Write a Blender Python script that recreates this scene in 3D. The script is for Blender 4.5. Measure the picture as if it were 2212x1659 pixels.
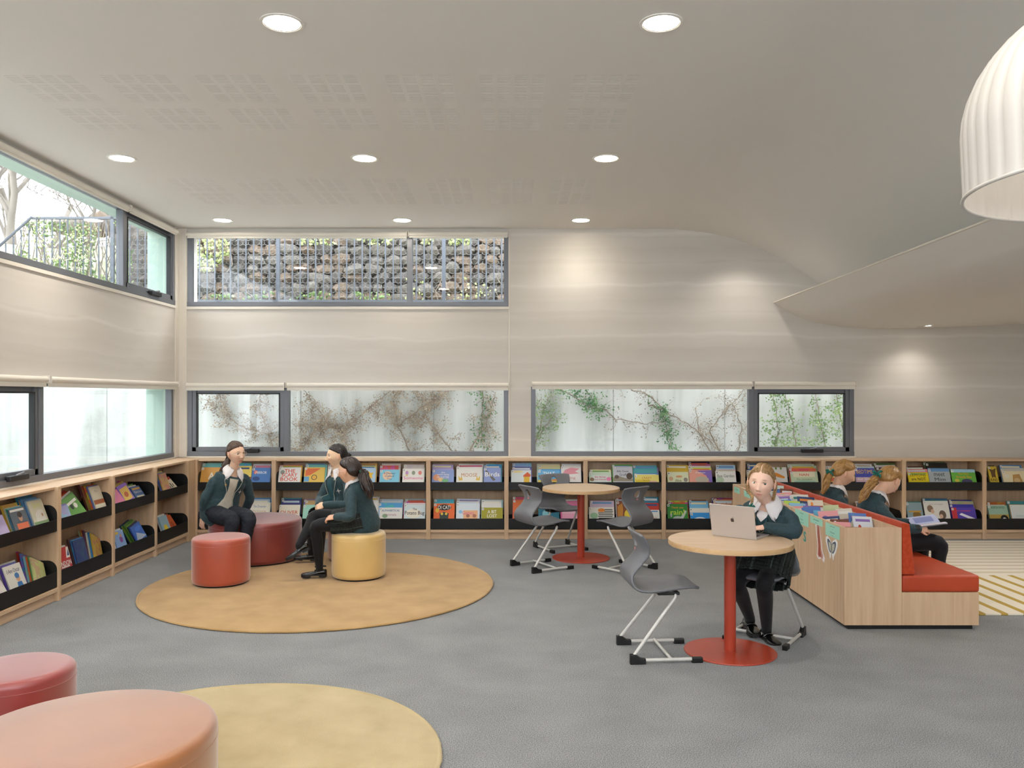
import bpy, bmesh, math, random
from mathutils import Vector, Matrix, noise
from mathutils.bvhtree import BVHTree

for o in list(bpy.data.objects):
    bpy.data.objects.remove(o)
S = bpy.context.scene
COL = S.collection
R = math.radians

# ---------------------------------------------------------------- camera
EYE = 1.68
FPX = 1800.0          # focal length in pixels of the 2212 x 1659 frame
cd = bpy.data.cameras.new('camera')
cam = bpy.data.objects.new('camera', cd)
COL.objects.link(cam)
cam.location = (0, 0, EYE)
cam.rotation_euler = (R(90), 0, 0)
cd.sensor_fit = 'HORIZONTAL'
cd.sensor_width = 36.0
cd.lens = 36.0 * FPX / 2212.0
cd.shift_x = 6.0 / 2212.0
cd.shift_y = 26.5 / 2212.0
cd.clip_start = 0.05
S.camera = cam

# ---------------------------------------------------------------- world and exposure
W = bpy.data.worlds.new('world')
S.world = W
W.use_nodes = True
bg = W.node_tree.nodes['Background']
bg.inputs[0].default_value = (0.87, 0.935, 1.0, 1)
bg.inputs[1].default_value = 3.3
S.view_settings.view_transform = 'Standard'
S.view_settings.look = 'None'
S.view_settings.gamma = 1.0
S.view_settings.use_curve_mapping = False
S.view_settings.exposure = 1.23
S.cycles.max_bounces = 6
S.cycles.diffuse_bounces = 4
S.cycles.glossy_bounces = 3
S.cycles.transmission_bounces = 2
S.cycles.use_adaptive_sampling = True
S.cycles.adaptive_threshold = 0.06
S.cycles.adaptive_min_samples = 16

DOWNLIGHT_WATT = 38.0
WARM = (1.0, 0.94, 0.85)

def spot(name, loc, watt, size=132, blend=0.6, col=WARM, rad=0.08):
    d = bpy.data.lights.new(name, 'SPOT')
    d.energy = watt
    d.color = col
    d.spot_size = R(size)
    d.spot_blend = blend
    d.shadow_soft_size = rad
    o = bpy.data.objects.new(name, d)
    COL.objects.link(o)
    o.location = loc
    return o

# ---------------------------------------------------------------- helpers
def at(px, py, Y):
    """world point seen at a pixel of the photograph at depth Y"""
    return Vector(((px - 1100.0) * Y / FPX, Y, EYE - (py - 856.0) * Y / FPX))

def lin(c):
    if isinstance(c, str):
        c = c.lstrip('#')
        c = [int(c[i:i + 2], 16) / 255.0 for i in (0, 2, 4)]
    return tuple((x / 12.92 if x <= 0.04045 else ((x + 0.055) / 1.055) ** 2.4) for x in c[:3])

MATS = {}
def mat(name, col=None, rough=0.6, metal=0.0, spec=0.5, build=None, sheen=0.0, coat=0.0):
    if name in MATS:
        return MATS[name]
    m = bpy.data.materials.new(name)
    m.use_nodes = True
    nt = m.node_tree
    b = nt.nodes['Principled BSDF']
    if col is not None:
        b.inputs['Base Color'].default_value = (*lin(col), 1)
    b.inputs['Roughness'].default_value = rough
    b.inputs['Metallic'].default_value = metal
    b.inputs['Specular IOR Level'].default_value = spec
    b.inputs['Sheen Weight'].default_value = sheen
    b.inputs['Coat Weight'].default_value = coat
    if build:
        build(nt, b)
    MATS[name] = m
    return m

def N(nt, t, **kw):
    n = nt.nodes.new('ShaderNode' + t)
    for k, v in kw.items():
        if k.startswith('i_'):
            n.inputs[k[2:].replace('_', ' ')].default_value = v
        else:
            setattr(n, k, v)
    return n

def coords(nt, scale=(1, 1, 1), kind='Object', loc=(0, 0, 0)):
    t = N(nt, 'TexCoord')
    mp = N(nt, 'Mapping')
    mp.inputs['Scale'].default_value = scale
    mp.inputs['Location'].default_value = loc
    nt.links.new(t.outputs[kind], mp.inputs[0])
    return mp.outputs[0]

def ramp(nt, fac, stops):
    r = N(nt, 'ValToRGB')
    els = r.color_ramp.elements
    while len(els) < len(stops):
        els.new(0.5)
    for e, (p, c) in zip(els, stops):
        e.position = p
        if isinstance(c, tuple):
            c = tuple(k / 255.0 for k in c)
            e.color = (*lin(c), 1)
        else:
            e.color = (*lin(c), 1) if isinstance(c, str) else (c, c, c, 1)
    nt.links.new(fac, r.inputs[0])
    return r.outputs[0]

def noise_col(c1, c2, scale=(1, 1, 1), nscale=5.0, detail=4, bump=0.0, bscale=None, lo=0.35, hi=0.65, dist=0.01):
    def f(nt, b):
        n = N(nt, 'TexNoise')
        n.inputs['Scale'].default_value = nscale
        n.inputs['Detail'].default_value = detail
        nt.links.new(coords(nt, scale), n.inputs['Vector'])
        nt.links.new(ramp(nt, n.outputs[0], [(lo, c1), (hi, c2)]), b.inputs['Base Color'])
        if bump:
            n2 = N(nt, 'TexNoise')
            n2.inputs['Scale'].default_value = bscale or nscale * 6
            n2.inputs['Detail'].default_value = 3
            nt.links.new(coords(nt, scale), n2.inputs['Vector'])
            bp = N(nt, 'Bump')
            bp.inputs['Strength'].default_value = bump
            bp.inputs['Distance'].default_value = dist
            nt.links.new(n2.outputs[0], bp.inputs['Height'])
            nt.links.new(bp.outputs[0], b.inputs['Normal'])
    return f

def vcol(nt, b):
    a = N(nt, 'VertexColor', layer_name='Col')
    nt.links.new(a.outputs[0], b.inputs['Base Color'])

def glass_build(nt, b):
    out = nt.nodes['Material Output']
    tr = N(nt, 'BsdfTransparent')
    tr.inputs[0].default_value = (0.94, 0.945, 0.945, 1)
    gl = N(nt, 'BsdfGlossy')
    gl.inputs['Roughness'].default_value = 0.02
    ge = N(nt, 'NewGeometry')
    io = N(nt, 'Math', operation='MULTIPLY_ADD')       # same index seen from either face of the sheet
    io.inputs[1].default_value = 1 / 1.5 - 1.5
    io.inputs[2].default_value = 1.5
    nt.links.new(ge.outputs['Backfacing'], io.inputs[0])
    fr = N(nt, 'Fresnel')
    nt.links.new(io.outputs[0], fr.inputs[0])
    mx = N(nt, 'MixShader')
    nt.links.new(fr.outputs[0], mx.inputs[0])
    nt.links.new(tr.outputs[0], mx.inputs[1])
    nt.links.new(gl.outputs[0], mx.inputs[2])
    nt.links.new(mx.outputs[0], out.inputs['Surface'])

class MB:
    """collects shapes into one mesh"""
    def __init__(self):
        self.v, self.f, self.c = [], [], []
        self.cur = None
    def add(self, vs, fs):
        o = len(self.v)
        self.v += [tuple(x) for x in vs]
        self.f += [tuple(i + o for i in f) for f in fs]
        self.c += [self.cur] * len(fs)
        return self
    def box(self, x0, x1, y0, y1, z0, z1):
        return self.add([(x0, y0, z0), (x1, y0, z0), (x1, y1, z0), (x0, y1, z0), (x0, y0, z1), (x1, y0, z1), (x1, y1, z1), (x0, y1, z1)],
                        [(0, 3, 2, 1), (4, 5, 6, 7), (0, 1, 5, 4), (1, 2, 6, 5), (2, 3, 7, 6), (3, 0, 4, 7)])
    def obox(self, M, x0, x1, y0, y1, z0, z1):
        m = MB().box(x0, x1, y0, y1, z0, z1)
        return self.add([M @ Vector(p) for p in m.v], m.f)
    def merge(self, m, M=None):
        return self.add([(M @ Vector(p)) if M else p for p in m.v], m.f)
    def tube(self, pts, r, n=8, cap=True):
        pts = [Vector(p) for p in pts]
        rs = r if isinstance(r, (list, tuple)) else [r] * len(pts)
        rings = []
        T = (pts[1] - pts[0]).normalized()
        u = T.orthogonal().normalized()
        for i, p in enumerate(pts):
            if i == 0: t = pts[1] - pts[0]
            elif i == len(pts) - 1: t = pts[-1] - pts[-2]
            else: t = (pts[i + 1] - p).normalized() + (p - pts[i - 1]).normalized()
            t = t.normalized() if t.length > 1e-9 else T
            u = (u - t * u.dot(t)).normalized()
            w = t.cross(u)
            rings.append([p + (u * math.cos(a) + w * math.sin(a)) * rs[i] for a in [2 * math.pi * k / n for k in range(n)]])
        return self.loft(rings, cap)
    def loft(self, rings, cap=True, closed=False):
        n = len(rings[0])
        vs = [p for r in rings for p in r]
        fs = []
        m = len(rings)
        for i in range(m if closed else m - 1):
            for k in range(n):
                a, b = i * n + k, i * n + (k + 1) % n
                j = (i + 1) % m
                fs.append((a, b, j * n + (k + 1) % n, j * n + k))
        if cap and not closed:
            fs.append(tuple(range(n))[::-1])
            fs.append(tuple((m - 1) * n + k for k in range(n)))
        return self.add(vs, fs)
    def grid(self, rows):
        n = len(rows[0])
        vs = [p for r in rows for p in r]
        fs = [(i * n + k, i * n + k + 1, (i + 1) * n + k + 1, (i + 1) * n + k) for i in range(len(rows) - 1) for k in range(n - 1)]
        return self.add(vs, fs)
    def lathe(self, prof, n=48, c=(0, 0, 0), cap=True):
        rings = [[(c[0] + r * math.cos(2 * math.pi * k / n), c[1] + r * math.sin(2 * math.pi * k / n), c[2] + z) for k in range(n)] for r, z in prof]
        return self.loft(rings, cap)
    def prism(self, poly, h, M):
        """2D polygon extruded by h along local z of M"""
        n = len(poly)
        vs = [M @ Vector((x, y, 0)) for x, y in poly] + [M @ Vector((x, y, h)) for x, y in poly]
        fs = [tuple(range(n))[::-1], tuple(range(n, 2 * n))] + [(k, (k + 1) % n, n + (k + 1) % n, n + k) for k in range(n)]
        return self.add(vs, fs)
    def flat(self, poly, M, z=0.0):
        return self.add([M @ Vector((x, y, z)) for x, y in poly], [tuple(range(len(poly)))])
    def mesh(self, name, bevel=0, seg=2, smooth=None, bang=40):
        me = bpy.data.meshes.new(name)
        me.from_pydata(self.v, [], self.f)
        bm = bmesh.new()
        bm.from_mesh(me)
        if bevel:
            es = [e for e in bm.edges if len(e.link_faces) == 2 and e.calc_face_angle(0) > R(bang)]
            bmesh.ops.bevel(bm, geom=es, offset=bevel, segments=seg, profile=0.6, affect='EDGES', clamp_overlap=True)
        else:
            bmesh.ops.recalc_face_normals(bm, faces=bm.faces) if self.cur is None else None
        bm.to_mesh(me)
        bm.free()
        if any(c is not None for c in self.c) and not bevel:
            at_ = me.color_attributes.new('Col', 'FLOAT_COLOR', 'CORNER')
            li = 0
            for p, c in zip(me.polygons, self.c):
                cc = (*lin(c), 1) if c else (1, 1, 1, 1)
                for k in range(p.loop_total):
                    at_.data[p.loop_start + k].color = cc
        if smooth is not None:
            me.shade_smooth()
            me.set_sharp_from_angle(angle=R(smooth))
        return me
    def obj(self, name, material, parent=None, bevel=0, seg=2, smooth=None, bang=40):
        return link(name, self.mesh(name, bevel, seg, smooth, bang), material, parent)

def link(name, me, material=None, parent=None):
    o = bpy.data.objects.new(name, me)
    COL.objects.link(o)
    if material is not None and len(me.materials) == 0:
        me.materials.append(material)
    if parent is not None:
        o.parent = parent
    return o

def tag(o, label=None, cat=None, group=None, kind=None):
    if label: o['label'] = label
    if cat: o['category'] = cat
    if group: o['group'] = group
    if kind: o['kind'] = kind
    return o

def thing(name, label, cat, loc=(0, 0, 0), rz=0.0, group=None):
    o = bpy.data.objects.new(name, None)
    o.empty_display_size = 0.05
    COL.objects.link(o)
    o.location = loc
    o.rotation_euler = (0, 0, rz)
    return tag(o, label, cat, group)

def struct(name, loc=(0, 0, 0)):
    o = bpy.data.objects.new(name, None)
    o.empty_display_size = 0.05
    COL.objects.link(o)
    o.location = loc
    o['kind'] = 'structure'
    return o

def dup(root, loc, rz, label=None, group=None):
    r = root.copy(); COL.objects.link(r)
    r.location = loc; r.rotation_euler = (0, 0, rz)
    if label: r['label'] = label
    if group: r['group'] = group
    for ch in list(root.children):
        c = ch.copy(); COL.objects.link(c); c.parent = r
        for g in list(ch.children):
            d = g.copy(); COL.objects.link(d); d.parent = c
    return r

TXT = {}
def text_poly(s, bold=0.0):
    """flat text as (verts2d, faces), height about 0.7 for size 1, centred"""
    k = (s, bold)
    if k not in TXT:
        cu = bpy.data.curves.new('text_source', 'FONT')
        cu.body = s
        cu.align_x = 'CENTER'
        cu.align_y = 'CENTER'
        cu.resolution_u = 2
        cu.offset = bold
        o = bpy.data.objects.new('text_source', cu)
        COL.objects.link(o)
        dg = bpy.context.evaluated_depsgraph_get()
        me = bpy.data.meshes.new_from_object(o.evaluated_get(dg))
        TXT[k] = ([v.co.to_2d() for v in me.vertices], [tuple(p.vertices) for p in me.polygons])
        bpy.data.objects.remove(o)
        bpy.data.curves.remove(cu)
        bpy.data.meshes.remove(me)
    return TXT[k]

def put_text(mb, s, x, y, w, h, z, M, col, bold=0.0):
    """text fitted into the w x h box centred at x, y of plane M"""
    vs, fs = text_poly(s, bold)
    if not vs: return
    x0, x1 = min(v.x for v in vs), max(v.x for v in vs)
    y0, y1 = min(v.y for v in vs), max(v.y for v in vs)
    sx = w / max(x1 - x0, 1e-6)
    sy = h / max(y1 - y0, 1e-6)
    sx = min(sx, sy * 1.3); sy = min(sy, sx * 1.6)
    cx, cy = (x0 + x1) / 2, (y0 + y1) / 2
    mb.cur = col
    mb.add([M @ Vector((x + (v.x - cx) * sx, y + (v.y - cy) * sy, z)) for v in vs], fs)

def ellipse(cx, cy, rx, ry, n=16, a0=0, a1=360):
    return [(cx + rx * math.cos(R(a0 + (a1 - a0) * k / n)), cy + ry * math.sin(R(a0 + (a1 - a0) * k / n))) for k in range(n if a1 - a0 == 360 else n + 1)]

def frame_m(o, x, y):
    """matrix whose local x, y axes are the given vectors, z their cross product"""
    x = Vector(x).normalized(); y = Vector(y)
    y = (y - x * y.dot(x)).normalized(); z = x.cross(y)
    return Matrix(((x.x, y.x, z.x, o[0]), (x.y, y.y, z.y, o[1]), (x.z, y.z, z.z, o[2]), (0, 0, 0, 1)))

def wood_build(c1, c2, axis='z'):
    sc = {'z': (9, 9, 0.7), 'x': (0.7, 9, 9), 'y': (9, 0.7, 9)}[axis]
    def f(nt, b):
        n = N(nt, 'TexNoise')
        n.inputs['Scale'].default_value = 3.0
        n.inputs['Detail'].default_value = 6
        n.inputs['Distortion'].default_value = 0.4
        nt.links.new(coords(nt, sc), n.inputs['Vector'])
        nt.links.new(ramp(nt, n.outputs[0], [(0.3, c1), (0.7, c2)]), b.inputs['Base Color'])
    return f

WOOD = mat('light_oak_laminate', rough=0.45, build=wood_build('c8a582', 'd9ba98', 'z'))
WOODX = mat('light_oak_laminate_across', rough=0.45, build=wood_build('c8a582', 'dabc9b', 'x'))
BLACK = mat('black_powdercoat', '0d0d0e', 0.45)
WHITEPAINT = mat('cream_paint', 'e6dfd3', 0.55)
FRAME = mat('grey_window_aluminium', '74767c', 0.4, 0.3)
FRAMED = mat('black_window_seal', '1c1d20', 0.5)
GLASS = mat('window_glass', build=glass_build)
BLIND = mat('cream_roller_blind_fabric', 'ece6da', 0.6)
PRINT = mat('printed_ink', rough=0.5, build=vcol)
# ================================================================ room shell
XL, YB, ZC = -4.03, 10.15, 3.72      # left wall, back wall, flat ceiling
XR, YF = 7.2, -2.6                   # how far the room goes on
TH = 0.32

def wall_build(nt, b):
    # pale panels printed with wavy, almost level bands
    t = N(nt, 'TexCoord')
    sp = N(nt, 'SeparateXYZ')
    nt.links.new(t.outputs['Object'], sp.inputs[0])
    def band(period, scale, amp, seed, stops):
        mp = N(nt, 'Mapping')
        mp.inputs['Scale'].default_value = (scale, scale, 0.25)
        mp.inputs['Location'].default_value = (seed, seed * 2, seed)
        nt.links.new(t.outputs['Object'], mp.inputs[0])
        n = N(nt, 'TexNoise'); n.inputs['Scale'].default_value = 1.0; n.inputs['Detail'].default_value = 2.5
        nt.links.new(mp.outputs[0], n.inputs['Vector'])
        m1 = N(nt, 'Math', operation='MULTIPLY_ADD'); m1.inputs[1].default_value = amp
        nt.links.new(n.outputs[0], m1.inputs[0]); nt.links.new(sp.outputs[2], m1.inputs[2])
        m2 = N(nt, 'Math', operation='DIVIDE'); m2.inputs[1].default_value = period
        nt.links.new(m1.outputs[0], m2.inputs[0])
        m3 = N(nt, 'Math', operation='FRACT')
        nt.links.new(m2.outputs[0], m3.inputs[0])
        return ramp(nt, m3.outputs[0], stops)
    c1 = band(0.62, 0.9, 0.22, 3.1, [(0.0, (214, 208, 199)), (0.06, (229, 224, 216)), (0.10, (216, 210, 201)), (0.45, (219, 213, 204)), (0.5, (211, 204, 195)), (0.75, (212, 206, 197)), (0.8, (219, 213, 204)), (1.0, (214, 208, 199))])
    c2 = band(0.31, 1.4, 0.16, 7.7, [(0.0, (215, 209, 200)), (0.05, (224, 218, 210)), (0.3, (215, 209, 200)), (0.6, (205, 198, 188)), (0.9, (216, 210, 201)), (1.0, (215, 209, 200))])
    mx = N(nt, 'MixRGB'); mx.inputs[0].default_value = 0.45
    nt.links.new(c1, mx.inputs[1]); nt.links.new(c2, mx.inputs[2])
    nt.links.new(mx.outputs[0], b.inputs['Base Color'])
WALL = mat('wavy_printed_wall_panel', rough=0.7, spec=0.3, build=wall_build)
CEIL = mat('ceiling_plaster', 'eeebe5', 0.75, spec=0.25)
CONC_EXT = mat('pale_render', 'b3c9bc', 0.8)

def carpet_build(nt, b):
    n = N(nt, 'TexNoise'); n.inputs['Scale'].default_value = 190; n.inputs['Detail'].default_value = 4
    co = coords(nt); nt.links.new(co, n.inputs['Vector'])
    n2 = N(nt, 'TexNoise'); n2.inputs['Scale'].default_value = 2.5; n2.inputs['Detail'].default_value = 5
    nt.links.new(coords(nt, (1, 1.3, 1)), n2.inputs['Vector'])
    a = N(nt, 'Math', operation='MULTIPLY_ADD'); a.inputs[1].default_value = 0.13
    nt.links.new(n2.outputs[0], a.inputs[0]); nt.links.new(n.outputs[0], a.inputs[2])
    nt.links.new(ramp(nt, a.outputs[0], [(0.40, '515253'), (0.565, '7a7b7c'), (0.73, 'a1a2a3')]), b.inputs['Base Color'])
    bp = N(nt, 'Bump'); bp.inputs['Strength'].default_value = 0.5; bp.inputs['Distance'].default_value = 0.004
    nt.links.new(n.outputs[0], bp.inputs['Height']); nt.links.new(bp.outputs[0], b.inputs['Normal'])
CARPET = mat('grey_loop_carpet', rough=0.9, spec=0.2, sheen=0.15, build=carpet_build)

tag(MB().box(XL - TH, XR, YF, YB + TH, -0.12, 0.0).obj('floor', CARPET), kind='structure')

def wall_with_holes(a0, a1, z0, z1, holes, place):
    """boxes that fill [a0,a1]x[z0,z1] except the holes (a0,a1,z0,z1)"""
    mb = MB()
    xs = sorted({a0, a1} | {h[0] for h in holes} | {h[1] for h in holes})
    zs = sorted({z0, z1} | {h[2] for h in holes} | {h[3] for h in holes})
    xs = [x for x in xs if a0 <= x <= a1]; zs = [z for z in zs if z0 <= z <= z1]
    for i in range(len(xs) - 1):
        for j in range(len(zs) - 1):
            cx, cz = (xs[i] + xs[i + 1]) / 2, (zs[j] + zs[j + 1]) / 2
            if any(h[0] < cx < h[1] and h[2] < cz < h[3] for h in holes): continue
            place(mb, xs[i], xs[i + 1], zs[j], zs[j + 1])
    return mb

UZ0, UZ1 = 2.775, 3.66       # upper windows
LZ0, LZ1 = 0.953, 1.80       # lower windows
BW = {'upper': (-3.919, -0.011, UZ0, UZ1), 'lower_a': (-3.919, -0.011, LZ0, LZ1), 'lower_b': (0.265, 4.20, LZ0, LZ1)}
wb = wall_with_holes(XL - TH, XR, 0, ZC + 0.1, list(BW.values()), lambda m, a, b, c, d: m.box(a, b, YB, YB + TH, c, d))
tag(wb.obj('wall_back', WALL), kind='structure')
LW_U = (3.2, 10.03, UZ0, UZ1)
LW_L = (3.2, 9.99, LZ0, LZ1)
wl = wall_with_holes(YF, YB, 0, ZC + 0.1, [LW_U, LW_L], lambda m, a, b, c, d: m.box(XL - TH, XL, a, b, c, d))
tag(wl.obj('wall_left', WALL), kind='structure')

tag(MB().box(XR, XR + 0.2, YF, YB + TH, 0, ZC + 0.1).obj('wall_right', WALL), kind='structure')  # out of view, added to cut the light entering from the right

rw_ = wall_with_holes(XL - TH, XR + 0.2, 0, ZC + 0.1, [(XL + 0.1, XR - 0.1, 1.95, 3.70)], lambda m, a, b, c, d: m.box(a, b, YF - 0.2, YF, c, d))  # unseen rear wall; high opening shaped to admit sky light, clear of reflections
tag(rw_.obj('wall_rear', WALL), kind='structure')

# thin cream trims: corner post, panel joints and sills
def trim(n, *b):
    return tag(MB().box(*b).obj('trim_%d' % n, WHITEPAINT, bevel=0.002), kind='structure')
trim(1, XL, XL + 0.012, 10.035, YB, 0.94, ZC)
trim(2, XL, -3.925, YB - 0.012, YB, 0.94, ZC)
trim(3, -0.009, 0.008, YB - 0.006, YB, 0.94, ZC - 0.01)
trim(4, -3.925, 0.0, YB - 0.018, YB, UZ0 - 0.037, UZ0 - 0.004)
trim(5, XL, XL + 0.018, 3.2, 10.04, UZ0 - 0.037, UZ0 - 0.004)
trim(6, -3.925, 4.22, YB - 0.02, YB, LZ0 - 0.02, LZ0 - 0.002)
trim(7, XL, XL + 0.02, 3.2, 10.0, LZ0 - 0.02, LZ0 - 0.002)

# ---- ceiling: flat field with slotted panels, a wave that sweeps down, a lower scooped soffit
NPX, PITCH = 8, 0.605
patch_x = [0.40 - PITCH * k for k in range(NPX - 1)]          # left edges of panels
PW, PD = 0.45, 0.50
patch_y = [5.28, 5.90, 7.80, 8.36]
ceil_holes = [(x, x + PW, y, y + PD) for x in patch_x for y in patch_y]
XFLAT = 1.6
fl = wall_with_holes(XL - TH, XFLAT, YF, YB + TH, [(h[0], h[1], h[2], h[3]) for h in ceil_holes],
                     lambda m, a, b, c, d: m.box(a, b, c, d, ZC, ZC + 0.0012))
ceiling = struct('ceiling')
fl.obj('flat_field', CEIL, ceiling)
# one slotted panel, 4 x 3 blocks of six slots, cut through a 12 mm sheet
pm = MB()
bx, by, NS = 4, 3, 6
bw, bd = 0.085, 0.125
gx = (PW - bx * bw) / bx
gy = (PD - by * bd) / by
sl = bd / (NS * 2 - 1)
ycuts = []
for j in range(by):
    y0 = gy / 2 + j * (bd + gy)
    for s in range(NS):
        ycuts.append((y0 + 2 * s * sl, y0 + (2 * s + 1) * sl))
prev = 0
for a, b in ycuts + [(PD, PD)]:
    pm.box(0, PW, prev, a, 0, 0.0012)
    if b > a:
        xp = 0
        for i in range(bx):
            x0 = gx / 2 + i * (bw + gx)
            pm.box(xp, x0, a, b, 0, 0.0012); xp = x0 + bw
        pm.box(xp, PW, a, b, 0, 0.0012)
    prev = b
pmesh = pm.mesh('slotted_panel')
for x in patch_x:
    for y in patch_y:
        o = link('slotted_panel', pmesh, CEIL, ceiling)
        o.location = (x, y, ZC)
MB().box(XL - TH, XFLAT, 5.0, 9.2, ZC + 0.0012, ZC + 0.02).obj('ceiling_backing', mat('acoustic_felt', 'dad6ce', 0.9), ceiling)

def smooth_pts(pts, n=8):
    out = []
    P = [Vector((p[0], 0, p[1])) for p in pts]
    for i in range(len(P) - 1):
        p0, p1, p2, p3 = P[max(i - 1, 0)], P[i], P[i + 1], P[min(i + 2, len(P) - 1)]
        for k in range(n):
            t = k / n
            q = 0.5 * ((2 * p1) + (p2 - p0) * t + (2 * p0 - 5 * p1 + 4 * p2 - p3) * t * t + (3 * p1 - p0 - 3 * p2 + p3) * t ** 3)
            out.append((q.x, q.z))
    return out + [pts[-1]]

wave = smooth_pts([(XFLAT, ZC), (1.85, ZC), (2.143, 3.704), (2.498, 3.654), (2.853, 3.559), (3.214, 3.40), (3.57, 3.20), (3.767, 3.06), (4.05, 2.86), (4.5, 2.62), (5.2, 2.54)])
ys = [YF + (YB + TH - YF) * k / 10 for k in range(11)]
def swell(x, z, y):
    return (x, y, z)
m = MB()
m.grid([[swell(x, z, y) for y in ys] for x, z in wave])
m.grid([[swell(x, z + 0.03, y) for y in ys[::-1]] for x, z in wave])
m.obj('curved_wave', CEIL, ceiling, smooth=40)

low = smooth_pts([(3.23, 2.813), (3.40, 2.715), (3.58, 2.625), (3.947, 2.543), (4.51, 2.503), (5.4, 2.525), (6.27, 2.56), (XR, 2.60)])
def tipx(x, y):
    w = max(0.0, min(1.0, (4.6 - x) / 1.37))
    return x - 0.026 * (YB - y) * w
rows = []
top = [(x, z + 0.018 + 0.05 * min(1, max(0, (x - 3.3) / 0.8))) for x, z in low]
m = MB()
m.grid([[(tipx(x, y), y, z) for y in ys] for x, z in low])
m.grid([[(tipx(x, y), y, z) for y in ys[::-1]] for x, z in top])
m.grid([[(tipx(x, y), y, z) for y in ys] for x, z in (top[0], low[0])])
m.obj('scooped_soffit', CEIL, ceiling, smooth=40)
# the lit edge bead of the soffit
MB().tube([(tipx(3.23, y) - 0.004, y, 2.822) for y in ys], 0.009, 8).obj('edge_bead', WHITEPAINT, ceiling, smooth=60)

# ---- windows
def window(n, axis, a0, a1, z0, z1, mull, sash, opener):
    """axis 'x': in the back wall, 'y': in the left wall. mull: mullion positions, sash: (a0,a1) of the opening light, opener: side of its lock"""
    root = struct('window_%d' % n)
    FD = 0.07
    def bx_(mb, p, q, c, d, e0=0.0, e1=FD):
        if axis == 'x': return mb.box(p, q, YB + e0, YB + e1, c, d)
        return mb.box(XL - e1, XL - e0, p, q, c, d)
    fr = 0.055
    fm = MB()
    bx_(fm, a0, a1, z0, z0 + fr, -0.012); bx_(fm, a0, a1, z1 - fr * 0.6, z1)
    bx_(fm, a0, a0 + fr, z0, z1, -0.004); bx_(fm, a1 - fr, a1, z0, z1, -0.004)
    fm.obj('frame', FRAME, root, bevel=0.004)
    for p in mull:
        bx_(MB(), p - 0.033, p + 0.033, z0 + 0.02, z1 - 0.02, -0.006).obj('mullion', FRAME, root, bevel=0.004)
    cuts = [a0 + fr] + [c for p in mull for c in (p - 0.033, p + 0.033)] + [a1 - fr]
    for i in range(0, len(cuts), 2):
        p, q = cuts[i], cuts[i + 1]
        if sash and abs((p + q) / 2 - (sash[0] + sash[1]) / 2) < 0.3:
            sm = MB(); s = 0.05
            bx_(sm, p, q, z0 + fr, z0 + fr + s * 1.1, 0.005, 0.055); bx_(sm, p, q, z1 - fr * 0.6 - s, z1 - fr * 0.6, 0.03, 0.055)
            bx_(sm, p, p + s, z0 + fr, z1 - fr * 0.6, 0.005, 0.055); bx_(sm, q - s, q, z0 + fr, z1 - fr * 0.6, 0.005, 0.055)
            so = sm.obj('sash', FRAME, root, bevel=0.004)
            dm = MB(); g = 0.012
            bx_(dm, p + s, q - s, z1 - fr * 0.6 - s - g, z1 - fr * 0.6 - s, 0.0, 0.05); bx_(dm, q - s - g, q - s, z0 + fr + s, z1 - fr * 0.6 - s, 0.0, 0.05)
            bx_(dm, p + s, p + s + g, z0 + fr + s, z1 - fr * 0.6 - s, 0.0, 0.05)
            dm.obj('seal', FRAMED, so)
            bx_(MB(), p + s, q - s, z0 + fr + s, z1 - fr * 0.6 - s, 0.034, 0.040).obj('pane', GLASS, so)
            c = p + (q - p) * opener
            hm = MB()
            bx_(hm, c - 0.13, c + 0.13, z0 + fr * 0.75, z0 + fr * 0.75 + 0.045, -0.05, 0.0)
            ho = hm.obj('winder_lock', FRAMED, so, bevel=0.008)
            km = MB()
            if axis == 'x': km.tube([(c - 0.03, YB - 0.03, z0 + 0.08), (c + 0.05, YB - 0.05, z0 + 0.10)], 0.012)
            else: km.tube([(XL + 0.03, c - 0.03, z0 + 0.08), (XL + 0.05, c + 0.05, z0 + 0.10)], 0.012)
            km.obj('winder_handle', FRAME, so, smooth=50)
        else:
            bx_(MB(), p, q, z0 + fr, z1 - fr * 0.6, 0.034, 0.040).obj('pane', GLASS, root)
    return root

mx_u = (885 - 1100) / 177.34
window(1, 'x', *BW['upper'], [mx_u], None, 0.5)
window(2, 'x', *BW['lower_a'], [(619 - 1100) / 177.34], (-3.9, -2.75), 0.62)
window(3, 'x', *BW['lower_b'], [(1623 - 1100) / 177.34], (3.0, 4.2), 0.60)
window(4, 'y', *LW_U, [5.9, 8.72], (8.75, 10.03), 0.55)
window(5, 'y', *LW_L, [4.6, 7.17], (4.6, 7.17), 0.86)

# ---- roller blinds (rolled up, hanging from the reveal heads)
def blind(label, axis, a0, a1, zt, drop=0.02):
    c = (a0 + a1) / 2
    loc = (c, YB - 0.035, zt) if axis == 'x' else (XL + 0.035, c, zt)
    t = thing('roller_blind', label, 'roller blind', loc, group='rolled up roller blinds')
    h = (a1 - a0) / 2 - 0.012
    d = Vector((1, 0, 0)) if axis == 'x' else Vector((0, 1, 0))
    o = Vector((0, -1, 0)) if axis == 'x' else Vector((1, 0, 0))
    MB().tube([-d * h, d * h], 0.027, 16).obj('roll', BLIND, t, smooth=40)
    mb = MB()
    M = frame_m((0, 0, 0), d, (0, 0, 1))
    mb.obox(M, -h, h, -0.045 - drop, 0.0, -0.004 if axis == 'x' else -0.004, 0.004)
    mb.obj('bottom_hem', BLIND, t)
    for s in (-1, 1):
        mb = MB()
        mb.obox(M, s * (h + 0.006) - 0.005, s * (h + 0.006) + 0.005, -0.034, 0.034, -0.035, 0.035)
        mb.obj('bracket', WHITEPAINT, t, bevel=0.004)
    return t
blind('long cream roller blind rolled up over the barred stone view window', 'x', -3.919, -1.235, 3.645, 0.0)
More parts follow.
